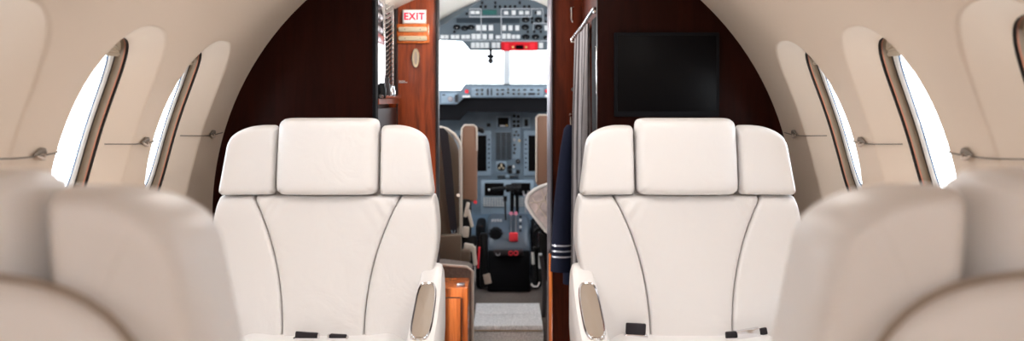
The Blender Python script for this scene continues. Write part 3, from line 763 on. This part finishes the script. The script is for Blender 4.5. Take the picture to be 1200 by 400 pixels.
# standby compass hanging below
c = P(575, 59, 5.58)
t = thing('standby_compass', 'small black compass hanging below the overhead panel', 'compass', c)
bm = B(); tube(bm, [P(575, 57, 5.58), P(575, 64, 5.58)], .010, 10); obj('stem', bm, M['black'], t)
bm = B(); box(bm, P(575, 66, 5.58), (.042, .03, .020), .006, 3); obj('bracket', bm, M['rubber'], t)
bm = B(); tube(bm, [P(575, 71.5, 5.55), P(575, 71.5, 5.57), P(575, 71.5, 5.60)], [.010, .018, .014], 16); obj('compass_body', bm, M['black'], t)
bm = B(); tube(bm, [P(571, 70, 5.56), P(575, 75.5, 5.56), P(579, 70, 5.56)], .003, 6); obj('yoke', bm, M['steel'], t)

# glareshield
YG = 5.45
t = thing('glareshield', 'blue grey glareshield with control panel under the windscreen', 'glareshield', P(590, 123, YG))
poly = [(470, 107), (540, 107), (545, 99.8), (694, 99.8), (694, 114.5), (543.5, 114.5), (535, 122.4), (470, 122.4)]
bm = B(); prism(bm, [P(u, v, YG) for u, v in poly], (0, .06, 0)); obj('fascia', bm, M['panel'], t, smooth=False)
poly = [(470, 105.8), (539.5, 105.8), (545, 98.3), (694, 98.3), (694, 99.8), (545, 99.8), (540, 107), (470, 107)]
bm = B(); prism(bm, [P(u, v, YG) for u, v in poly], (0, .40, 0)); obj('top_pad', bm, M['rubber'], t, smooth=False)
poly = [(470, 122.4), (535, 122.4), (543.5, 114.5), (694, 114.5), (694, 131.5), (547, 131.5), (538, 141), (470, 141)]
bm = B(); prism(bm, [P(u, v, YG+.04) for u, v in poly], (0, .2, 0)); obj('under_visor', bm, M['rubber'], t, smooth=False)
def pg(u0, v0, u1, v1, m, name, par, Y=YG, h=.004, r=0):
    a, b = P(u0, v0, Y), P(u1, v1, Y); bm = B()
    box(bm, ((a.x+b.x)/2, Y-h/2+.0005, (a.z+b.z)/2), (abs(b.x-a.x), h+.001, abs(a.z-b.z)), r); return obj(name, bm, M[m], par, smooth=bool(r))
pg(552.6, 103, 637, 113, 'panel2', 'control_panel', t); pg(517, 109, 535.5, 121, 'panel2', 'control_panel', t)
pg(533, 111, 537, 120, 'dkstrip', 'display', t, h=.006)
NB = Vector((0, -1, 0))
for u, v in ((559, 105.5), (559, 110.3), (565, 105.5), (565, 110.3), (583, 105.5), (583, 110.3), (589, 110.3), (595.5, 104.8), (595.5, 108.5), (602, 110), (608, 105.5), (608, 110), (615, 110.3), (631, 105.5), (631, 110)):
    knob(P(u, v, YG-.004), NB, .0072, .016, 'black', t, seg=10)
for u0, v0, u1, v1 in ((570.5, 104, 573, 112), (575, 104, 577, 112), (587, 104.4, 591, 106.4), (600, 104.4, 604, 106.4), (613, 104.4, 617, 106.4), (619, 108.8, 627, 111.6), (621, 104.4, 625, 106.4)): pg(u0, v0, u1, v1, 'dkstrip', 'display', t, h=.006)
for u, v in ((547, 107.3), (641, 106.8)):
    bm = B(); tube(bm, [P(u, v, YG), P(u, v, YG-.008)], [.011, .009], 14); obj('warning_light', bm, M['red2'], t)
for a in ((542, 112, 551, 114.2), (638.4, 111, 642.2, 113.8)): pg(*a, 'btn', 'placard', t)
knob(P(527.5, 116, YG-.004), NB, .014, .022, 'steel', t)
pg(518.5, 110.5, 522, 112, 'dkstrip', 'display', t, h=.006)

# main instrument panel
YI = 5.75
t = thing('instrument_panel', 'blue grey main instrument panel with black displays in the cockpit', 'instrument panel', P(590, 245, YI))
bm = B(); prism(bm, [P(u, v, YI) for u, v in ((445, 120), (735, 120), (735, 246), (626, 250), (560, 250), (445, 246))], (0, .05, 0)); obj('panel_face', bm, M['panel'], t, smooth=False)
def disp(u0, v0, u1, v1, b, name='display', rr=.004):
    f = pg(u0-b, v0-b, u1+b, v1+b, 'panel2', name+'_bezel', t, YI, .012, rr); pg(u0, v0, u1, v1, 'screen', name, f, YI-.010, .004); return f
for u0, u1 in ((538, 570), (619.3, 652)):
    f = disp(u0, 158.8, u1, 200.8, 5.5)
    for k in range(7):
        for uu in ((u1+3) if u0 < 600 else (u0-3),): pg(uu-.9, 163+k*5.4, uu+.9, 164.8+k*5.4, 'black', 'bezel_key', f, YI-.011, .003)
disp(583.5, 138, 596, 148.8, 2); pg(586, 146.8, 592, 148.4, 'btn', 'display_readout', t, YI-.013, .002); pg(593, 146, 595, 148.4, 'amber', 'display_readout', t, YI-.013, .002)
pg(600, 133.5, 610, 151.5, 'panel2', 'switch_plate', t, YI, .006)
for u, v in ((602.5, 136), (607.3, 136.6), (602.6, 142.5), (607.3, 142.5), (602.6, 147.5), (607.3, 147.5)): pg(u-1.8, v-1.8, u+1.8, v+1.8, 'black', 'small_gauge', t, YI-.006, .004, .001)
pg(612, 138, 621.6, 150.6, 'panel2', 'gear_plate', t, YI, .006); pg(614.6, 139.8, 618.6, 148, 'black', 'gear_lever', t, YI-.006, .02, .003)
pg(570.5, 144.6, 574.8, 148.6, 'black', 'small_gauge', t, YI, .006)
vp = pg(580, 154.5, 600, 187.5, 'panel', 'annunciator_frame', t, YI, .008, .002)
for r_ in range(12):
    for c_ in range(3): pg(581.2+c_*6.2, 155.8+r_*2.62, 586.6+c_*6.2, 157.9+r_*2.62, 'dkstrip', 'annunciator_tile', vp, YI-.008, .003)
pl_ = pg(600.4, 151.5, 609.6, 186, 'panel2', 'switch_plate', t, YI, .008, .002)
for u, v, m in ((605, 154.5, 'black'), (603, 158.5, 'black'), (607.5, 158.5, 'black'), (602.7, 164, 'steel'), (608.6, 165, 'amber'), (602.7, 170, 'black'), (603.6, 174.6, 'black'), (602.7, 179.4, 'black')): knob(P(u, v, YI-.008), NB, .0075, .012, m, t, 'switch', seg=10)
knob(P(607, 189.6, YI), NB, .013, .03, 'black', t, 'lever_knob')
sq = pg(581.5, 189.5, 593.5, 202, 'panel2', 'gauge_bezel', t, YI, .008, .004)
bm = B(); tube(bm, [P(587.5, 195.8, YI-.006), P(587.5, 195.8, YI-.012)], .0235, 24); g = obj('round_gauge', bm, M['black'], t)
for a, rr in ((90, .013), (210, .013), (330, .013), (90, .003)):
    c = P(587.5, 195.8, YI-.013)+Vector((rr*math.cos(math.radians(a)), 0, rr*math.sin(math.radians(a)))); bm = B()
    tube(bm, [c, c+NB*.001], .0052, 8); obj('gauge_mark', bm, M['ivory'], g)
for u0, v0, u1, v1, m in ((595, 194, 599.6, 198, 'black'), (600.8, 194, 603, 197, 'btn'), (595, 199.2, 599.6, 203, 'black'), (605, 199, 609.2, 203.4, 'black'), (600.6, 199, 604, 203.4, 'panel2'), (583, 205.7, 592, 208.8, 'dkstrip'), (597.6, 205.7, 607, 208.8, 'dkstrip'), (592.5, 205, 597, 209, 'panel2')): pg(u0, v0, u1, v1, m, 'switch', t, YI, .010, .001)

# centre console with lower displays and keyboard
YL = 5.66
t = thing('console_display_unit', 'two small black screens above keypads at front of the pedestal', 'display unit', P(594, 250, YL))
pg(564, 211, 625, 250, 'panel2', 'housing', t, YL, .05, .004)
for u0, u1 in ((567.9, 590.3), (599, 621.4)):
    pg(u0, 214.6, u1, 229.5, 'screen', 'screen', t, YL-.05, .004)
for u0, u1 in ((566, 591), (598.5, 622)):
    kp = pg(u0, 231, u1, 243, 'panel', 'keypad', t, YL-.05, .004)
    nx = 8
    for r_ in range(4):
        for c_ in range(nx):
            w_ = (u1-u0)/nx
            pg(u0+.5+c_*w_, 231.7+r_*2.8, u0-.3+(c_+1)*w_, 233.7+r_*2.8, 'line', 'key', kp, YL-.054, .003)

t = thing('centre_pedestal', 'dark blue grey centre pedestal with black thrust levers', 'pedestal', (.03, 5.4, .21))
a, b = P(570, 0, 5.45).x, P(622, 0, 5.45).x; cx = (a+b)/2; hw_ = (b-a)/2
def rr(y, zt, zb, hx, r=.05, n=9):
    o = [(cx-hx, y, zb)]
    for i in range(n): an = PI-PI/2*i/(n-1); o.append((cx-hx+r+r*math.cos(an), y, zt-r+r*math.sin(an)))
    for i in range(n): an = PI/2-PI/2*i/(n-1); o.append((cx+hx-r+r*math.cos(an), y, zt-r+r*math.sin(an)))
    o.append((cx+hx, y, zb)); return o
bm = B(); loft(bm, [rr(5.64, .575, .21, hw_), rr(5.55, .578, .21, hw_), rr(5.42, .54, .21, hw_), rr(5.34, .485, .21, hw_*.98), rr(5.31, .43, .21, hw_*.95)]); obj('pedestal_body', bm, mat('dark_blue_grey', (.075, .10, .135), .4), t)
bm = B(); box(bm, (cx, 5.295, .315), (hw_*1.85, .03, .21), .008); obj('aft_cover', bm, M['rubber'], t)
for s in (-1, 1):
    bm = B(); box(bm, (cx+s*(hw_+.03), 5.50, .38), (.05, .3, .34), .02, 3); obj('side_box', bm, M['rubber'], t)
def zt(y): return .578+(min(y, 5.55)-5.55)*.32
def lever(u, v0, v1, y0, y1, r, m, name='lever'):
    bm = B(); p0 = P(u, v1, y1); p1 = P(u, v0, y0); tube(bm, [p0, (p0+p1)/2+Vector((0, .005, 0)), p1], r, 8); return obj(name, bm, M[m], t)
# slots
for u in (599, 604.6): pgb = B(); tube(pgb, [P(u, 251, 5.50), P(u, 263, 5.42), P(u, 275, 5.345)], .004, 6); obj('lever_slot', pgb, M['rubber'], t)
for u in (600, 606):
    l = lever(u, 226, 250, 5.47, 5.50, .010, 'black', 'thrust_lever')
    bm = B(); c = P(u, 222, 5.46); box(bm, c, (.026, .05, .036), .010, 3); obj('lever_grip', bm, M['black'], l)
bm = B(); tube(bm, [P(593, 221, 5.46), P(611, 220, 5.46)], [.021, .021], 14); obj('grip_bar', bm, M['black'], t)
bm = B(); tube(bm, [P(573, 222.5, 5.47), P(576, 222, 5.47), P(593, 220.5, 5.46)], [.004, .010, .012], 10); obj('side_handle', bm, M['black'], t)
bm = B(); tube(bm, [P(572.3, 222.7, 5.468), P(574, 222.5, 5.468)], .006, 8); obj('handle_tip', bm, M['btn'], t)
for u in (599, 604.6):
    bm = B(); c = P(u, 250.5, 5.47); tube(bm, [c, c+Vector((0, -.012, 0))], [.011, .009], 10); obj('latch_button', bm, M['pink'], t)
    bm = B(); tube(bm, [P(u, 252, 5.46), P(u, 273, 5.35)], .004, 6); obj('rod', bm, M['steel'], t)
bm = B(); c = P(601.8, 278, 5.33); box(bm, c, (.046, .03, .046), .006, 2); obj('red_lever_block', bm, M['red2'], t, label='red lever block')
bm = B(); tube(bm, [P(592, 232, 5.50), P(592.5, 258, 5.44)], .005, 6); tube(bm, [P(592, 230, 5.5), P(592, 236, 5.5)], .010, 8); obj('flap_lever', bm, M['black'], t)
bm = B(); tube(bm, [P(616, 230, 5.50), P(616, 249, 5.48)], .004, 6); tube(bm, [P(613, 224, 5.5), P(614, 229, 5.5), P(618, 229, 5.5), P(619.5, 224, 5.5)], .006, 8); obj('t_handle', bm, M['steel'], t)
bm = B(); c = P(581, 274, 5.35); tube(bm, [c+Vector((0, .03, 0)), c+Vector((0, -.01, 0)), c+Vector((0, -.022, 0))], [.032, .032, .024], 22); k = obj('trim_wheel', bm, M['rubber'], t)
for i in range(10):
    an = 2*PI*i/10; bm = B(); cc = c+Vector((.033*math.cos(an), 0, .033*math.sin(an))); box(bm, cc, (.009, .016, .009), .002); obj('wheel_lug', bm, M['black'], k)
for v_, n_ in ((257, 4),):
    for i in range(n_): pg(576+i*3.2, v_, 578.4+i*3.2, v_+3, 'line', 'switch', t, 5.445, .004)
for i in range(5): pg(608.6, 253+i*4, 611.2, 255.4+i*4, 'btn' if i % 2 else 'black', 'switch', t, 5.44-.02*i, .008)
bm = B(); box(bm, P(596, 296, 5.27), (.15, .03, .030), .006); obj('handle_shelf', bm, M['post'], t)
for u in (598.6, 604.6):
    bm = B(); c = P(u, 297, 5.25); tube(bm, [c+Vector((.010*math.cos(q), 0, .010*math.sin(q))) for q in [2*PI*i/16 for i in range(17)]], .0032, 6, cap=False); obj('red_ring', bm, M['red2'], t, label='red pull ring')
bm = B(); c = P(583.5, 297, 5.25); tube(bm, [c+Vector((.011*math.cos(q), 0, .011*math.sin(q))) for q in [PI+PI*i/12 for i in range(13)]], .003, 6); obj('grey_hook', bm, M['steel'], t)

# carpeted step
x0, x1 = P(554, 0, 4.5).x, P(637, 0, 4.5).x
t = thing('carpeted_step', 'grey carpeted step block on floor of the cockpit doorway', 'step', ((x0+x1)/2, 4.7, 0))
bm = B(); box(bm, ((x0+x1)/2, 4.70, .09), (x1-x0, .40, .18), .008, 2); obj('step_box', bm, M['carpet'], t)
bm = B(); box(bm, ((x0+x1)/2, 4.70, .184), (x1-x0-.01, .39, .008), .002); obj('wood_edge', bm, M['ivory'], t)
bm = B(); loft(bm, [[(x, y, z) for x in (x0+.004, x0+.012, x1-.012, x1-.004)] + [(x, y, .188) for x in (x1-.004, x0+.004)] for y, z in ((4.495, .196), (4.50, .206), (4.56, .209), (4.72, .212), (4.735, .207), (4.75, .215), (4.92, .222))]); obj('lid', bm, M['carpet'], t)

# low wood cabinet left of the aisle beyond the partition
x0, x1 = -.275, P(548, 0, 4.06).x; zc_ = P(0, 338, 4.06).z
t = thing('low_wood_cabinet', 'low orange wood cabinet at left side of the cockpit doorway', 'cabinet', ((x0+x1)/2, 4.17, 0))
bm = B(); box(bm, ((x0+x1)/2, 4.18, zc_/2), (x1-x0, .24, zc_), .004); obj('body', bm, M['orangewood'], t)
bm = B(); box(bm, ((x0+x1)/2-.008, 4.056, zc_/2-.012), (x1-x0-.04, .012, zc_-.05), .004); obj('door', bm, M['orangewood'], t)
bm = B()
for xx in (x1-.024,): box(bm, (xx, 4.052, zc_/2-.012), (.003, .006, zc_-.05))
box(bm, ((x0+x1)/2-.008, 4.052, zc_-.036), (x1-x0-.04, .006, .003)); obj('door_gap', bm, M['gasket'], t, smooth=False)
bm = B(); box(bm, (P(540, 0, 4.1).x, 4.10, zc_+.006), (.03, .03, .012), .003); obj('latch', bm, M['steel'], t)

# carpeted side panel behind it
a_, b_ = P(519, 309, 4.36), P(553, 314, 4.36)
t = thing('carpeted_side_box', 'taupe carpeted box behind the low orange wood cabinet', 'box', ((a_.x+b_.x)/2, 4.4, 0))
bm = B(); prism(bm, [(a_.x-.1, 4.33, .0), (b_.x, 4.33, 0), (b_.x, 4.33, b_.z-.006), (b_.x-.02, 4.33, b_.z+.006), (a_.x, 4.33, a_.z), (a_.x-.1, 4.33, a_.z)], (0, .15, 0)); obj('box_body', bm, M['browncarpet'], t, smooth=False)
bm = B(); tube(bm, [(b_.x+.004, 4.33, .02), (b_.x+.004, 4.33, b_.z-.01), (b_.x-.02, 4.33, b_.z+.008), (a_.x-.05, 4.33, a_.z+.002)], .006, 8); obj('edge_binding', bm, M['creamtrim'], t)

# pilots' seats
def crew_seat(side, lab):
    """left: full seen profile; coordinates measured on the left seat, mirrored about the cockpit axis for the right one"""
    cx = -.395 if side < 0 else .43
    t = thing('pilot_seat', lab, 'seat', (cx, 4.95, .21), group='pilot seats in the cockpit')
    m = 1 if side < 0 else -1      # + = toward aisle
    # curved backrest shell
    bm = B()
    top = 1.075 if side < 0 else 1.10
    pillow(bm, lambda z: cx-.20, lambda z: cx+.20, .50, top, lambda x, z: 4.88-.14*(z-.5)-.05*((x-cx)/.2)**2+.03, .035, .055, N=26, p=3.2, n=6, m=2.2); br = obj('backrest', bm, M['tan'], t)
    bm = B(); pts = []
    for i in range(15):
        z = .56+(top-.06-.56)*i/14; pts.append((cx+m*.195, 4.88-.14*(z-.5)-.035, z))
    pts = pts[:-1]+[(cx+m*.185, 4.765, top-.065), (cx+m*.165, 4.768, top-.035), (cx+m*.13, 4.775, top-.012), (cx+m*.09, 4.785, top-.002), (cx, 4.80, top+.002)]
    tube(bm, pts, .008, 8); obj('edge_piping', bm, M['creamtrim'], br)
    bm = B(); box(bm, (cx, 5.12, .50), (.42, .44, .12), .035, 3); obj('seat_cushion', bm, M['tan'], t)
    bm = B(); box(bm, (cx, 5.06, .40), (.36, .36, .06), .01); box(bm, (cx, 5.06, .30), (.2, .3, .16), .01); obj('seat_frame', bm, M['black'], t)
    return t, cx, m
t, cx, m = crew_seat(-1, 'tan leather pilot seat at left of the cockpit with black harness')
a_, b_ = P(541, 147, 4.86), P(559, 237, 4.86)
bm = B(); box(bm, ((a_.x+b_.x)/2, 4.90, (a_.z+b_.z)/2), (b_.x-a_.x, .09, a_.z-b_.z), .016, 4); ar = obj('armrest', bm, M['brown'], t, label='brown leather armrest folded upright')
bm = B(); xa, xb, zt_ = a_.x, b_.x, a_.z
tube(bm, [(xa-.001, 4.855, zt_-.09), (xa+.001, 4.855, zt_-.015), (xa+.014, 4.855, zt_+.001), (xb-.014, 4.855, zt_+.001), (xb-.001, 4.855, zt_-.014), (xb, 4.855, zt_-.12)], .0042, 8); obj('armrest_piping', bm, M['creamtrim'], ar)
bm = B(); tube(bm, [P(559, 151, 4.95), P(565, 153, 4.95), P(566.5, 156, 4.95)], [.012, .014, .006], 10); obj('headset_hook', bm, M['black'], t)
bm = B()
for z_ in (0,): 
    pts = [P(516, 150, 4.74), P(520, 155, 4.735), P(524, 190, 4.735), P(528, 235, 4.735), P(532, 273, 4.735)]
    loft(bm, [[p+Vector((-.016*k, 0, 0)), p+Vector((.016*k, 0, 0)), p+Vector((.016*k, .005, 0)), p+Vector((-.016*k, .005, 0))] for p, k in zip(pts, (.9, 1.2, 1.3, 1.2, 1.0))])
obj('shoulder_strap', bm, M['belt'], t, label='black shoulder harness strap')
bm = B(); tube(bm, [P(529, 270, 4.73), P(531, 277, 4.73), P(533.5, 270, 4.73)], .0035, 6); tube(bm, [P(537, 229, 4.75), P(537, 229, 4.738)], .008, 12); obj('strap_fitting', bm, M['chrome'], t)
bm = B(); box(bm, P(528, 291, 4.7), (.10, .06, .125), .008, 2); box(bm, P(544, 300, 4.7), (.06, .05, .06), .012, 3); obj('rear_box', bm, M['tan'], t)
bm = B()
for (u, v, w_, h_, rot) in ((547, 246, .018, .07, 12), (551, 256, .016, .085, -14), (546, 272, .03, .05, 5), (549, 290, .045, .035, 10), (556, 300, .02, .09, -6)): box(bm, P(u, v, 4.8), (w_, .03, h_), .006, 2, Matrix.Rotation(math.radians(rot), 4, 'Y'))
obj('harness_webbing', bm, M['creamtrim'], t)
bm = B(); box(bm, P(545, 258, 4.86), (.06, .05, .20), .02, 3); box(bm, P(550, 286, 4.86), (.07, .05, .08), .01, 2); box(bm, P(552, 320, 4.86), (.03, .06, .2), .01); obj('recline_bracket', bm, M['black'], t)
bm = B(); box(bm, P(561, 302, 4.8), (.010, .02, .10), .003, 2, Matrix.Rotation(math.radians(4), 4, 'Y')); tube(bm, [P(557, 237, 4.83), P(557, 237, 4.815)], .009, 10); obj('red_release', bm, M['red2'], t, label='red release tab')
bm = B(); box(bm, P(571, 327, 5.1), (.035, .02, .05), .003, 2, Matrix.Rotation(math.radians(-12), 4, 'Y')); obj('grey_tag', bm, M['pullpale'], t)
bm = B(); box(bm, P(567, 305, 5.12), (.04, .05, .27), .01); obj('side_rail', bm, M['black'], t)

t, cx, m = crew_seat(1, 'tan leather pilot seat at right of the cockpit, mostly behind the doorway')
a_, b_ = P(628.5, 135, 4.86), P(650, 218, 4.86)
bm = B(); box(bm, ((a_.x+b_.x)/2, 4.90, (a_.z+b_.z)/2), (b_.x-a_.x, .09, a_.z-b_.z), .014, 4); ar = obj('armrest', bm, M['brown'], t, label='brown leather armrest folded upright')
bm = B(); xa, xb, zt_ = a_.x, b_.x, a_.z
tube(bm, [(xa, 4.855, b_.z+.02), (xa, 4.855, zt_-.012), (xa+.012, 4.855, zt_), (xb-.012, 4.855, zt_)], .0045, 8); obj('armrest_piping', bm, M['creamtrim'], ar)
bm = B(); c = P(632, 279, 4.85); tube(bm, [c+Vector((.026*math.cos(q), 0, .045*math.sin(q))) for q in [math.radians(30)+math.radians(230)*i/16 for i in range(17)]], .008, 8); obj('hose', bm, M['black'], t)
bm = B(); box(bm, P(633, 306, 4.8), (.018, .03, .07), .004); tube(bm, [P(634, 255, 4.8), P(641, 262, 4.8)], .006, 6); obj('latch_block', bm, M['line'], t)
bm = B(); box(bm, P(627, 312, 4.95), (.03, .03, .19), .01, 3); box(bm, P(638, 300, 4.95), (.06, .05, .24), .01, 3); obj('seat_post', bm, M['black'], t)
bm = B(); tube(bm, [P(624, 296, 4.93), P(625, 310, 4.93)], .008, 8); tube(bm, [P(622.5, 333, 4.93), P(625, 336, 4.93), P(630, 336, 4.93), P(632.5, 331, 4.93)], .005, 8); obj('white_marking', bm, M['whitepaint'], t)
bm = B(); tube(bm, bez(P(634, 300, 4.7), P(640, 330, 4.7), P(637, 372, 4.7), 10), .010, 8); obj('edge_tube', bm, M['post'], t)

# film wrapped sunshade next to right jamb
t = thing('wrapped_sunshade', 'white rimmed sunshade in clear film leaning at right of the doorway', 'sunshade', P(640, 272, 4.5))
out = [P(u, v, 4.5) for u, v in ((652, 215), (643, 216), (634, 219), (626, 223), (619.5, 229), (617, 236), (618.5, 242), (624, 251), (631, 260), (639, 270), (643, 273), (652, 273))]
bm = B(); prism(bm, out, (0, .008, 0)); obj('film', bm, M['net'], t, smooth=False)
bm = B(); tube(bm, out, .0085, 8); obj('rim', bm, M['whitepaint'], t)
bm = B(); tube(bm, [P(650, 272, 4.5), P(650, 330, 4.5), (P(650, 330, 4.5).x, 4.5, .012)], .006, 8); obj('support_rod', bm, M['post'], t)
for (p0, p1) in ((P(624, 232, 4.495), P(641, 256, 4.495)), (P(641, 226, 4.495), P(628, 250, 4.495)), (P(634, 222, 4.495), P(641, 242, 4.495)), (P(622, 238, 4.495), P(641, 236, 4.495))):
    bm = B(); tube(bm, [p0, p1], .0022, 5); obj('crease', bm, M['creamtrim'], t)

# lights
def area(loc, rot, sx, sy, e, col, name, parent=None):
    ld = bpy.data.lights.new(name, 'AREA'); ld.shape = 'RECTANGLE'; ld.size = sx; ld.size_y = sy; ld.energy = e; ld.color = col
    o = bpy.data.objects.new(name, ld); COL.objects.link(o); o.location = loc; o.rotation_euler = rot; return o
t = thing('entry_fill', 'added round white lamp in the entry ceiling, out of view', 'added ceiling light', (-.05, 3.6, 1.64))  # added lamp above the frame to brighten the entry
bm = B(); tube(bm, [(-.05, 3.6, 1.65), (-.05, 3.6, 1.635)], .06, 24); obj('lens', bm, M['lamp'], t)
ld = bpy.data.lights.new('entry_fill_lamp', 'POINT'); ld.energy = 5; ld.color = (1, .96, .92); ld.shadow_soft_size = .05; lo = bpy.data.objects.new('entry_fill_lamp', ld); COL.objects.link(lo); lo.parent = t; lo.location = (0, 0, -.09)

t = thing('step_fill', 'added small white lamp hidden low on the galley cabinet side', 'step light', (GX+.012, 3.75, .62))  # added lamp behind the left seat, brightens step and low cabinet
bm = B(); box(bm, (GX+.008, 3.75, .62), (.016, .12, .05), .004); obj('housing', bm, M['whitepaint'], t)
bm = B(); box(bm, (GX+.018, 3.75, .62), (.004, .10, .035), .001); obj('lens', bm, M['lamp'], t)
ld = bpy.data.lights.new('step_fill_lamp', 'AREA'); ld.shape = 'RECTANGLE'; ld.size = .10; ld.size_y = .05; ld.energy = 2.2; ld.color = (1, .96, .92)
lo = bpy.data.objects.new('step_fill_lamp', ld); COL.objects.link(lo); lo.parent = t; lo.location = (.015, 0, 0); lo.rotation_euler = (0, math.radians(-90), math.radians(25))
# world: bright hazy sky
wd = bpy.data.worlds.new('sky'); bpy.context.scene.world = wd; wd.use_nodes = True; nt = wd.node_tree
bg = nt.nodes['Background']; tc = nt.nodes.new('ShaderNodeTexCoord'); n = nt.nodes.new('ShaderNodeTexNoise'); n.inputs['Scale'].default_value = 3; n.inputs['Detail'].default_value = 3
r = nt.nodes.new('ShaderNodeValToRGB'); r.color_ramp.elements[0].color = (.78, .88, 1, 1); r.color_ramp.elements[1].color = (1, 1, 1, 1); r.color_ramp.elements[0].position = .35; r.color_ramp.elements[1].position = .6
nt.links.new(tc.outputs['Generated'], n.inputs['Vector']); nt.links.new(n.outputs['Fac'], r.inputs['Fac']); nt.links.new(r.outputs['Color'], bg.inputs['Color'])
geo = nt.nodes.new('ShaderNodeSeparateXYZ'); mr = nt.nodes.new('ShaderNodeMapRange')     # lower half made brighter to light the cabin from below, softer sky above
nt.links.new(tc.outputs['Generated'], geo.inputs[0]); nt.links.new(geo.outputs['Z'], mr.inputs['Value'])
mr.inputs['From Min'].default_value = -.1; mr.inputs['From Max'].default_value = .35; mr.inputs['To Min'].default_value = 10; mr.inputs['To Max'].default_value = 4.5
nt.links.new(mr.outputs['Result'], bg.inputs['Strength'])

# camera
cd = bpy.data.cameras.new('camera'); cam = bpy.data.objects.new('camera', cd); COL.objects.link(cam)
cam.location = (0, 0, CZ); cam.rotation_euler = (PI/2, 0, 0)
cd.sensor_width = 36; cd.lens = 36; cd.shift_x = 10/1200; cd.shift_y = -83/1200; cd.clip_start = .02
cd.dof.use_dof = True; cd.dof.focus_distance = 2.85; cd.dof.aperture_fstop = 3.0; cd.dof.aperture_blades = 0
sc = bpy.context.scene; sc.camera = cam
sc.view_settings.view_transform = 'Standard'; sc.view_settings.look = 'None'; sc.view_settings.exposure = .28; sc.view_settings.gamma = 1
sc.view_settings.use_curve_mapping = False
sc.cycles.use_denoising = True
sc.cycles.max_bounces = 12; sc.cycles.diffuse_bounces = 6; sc.cycles.transparent_max_bounces = 12
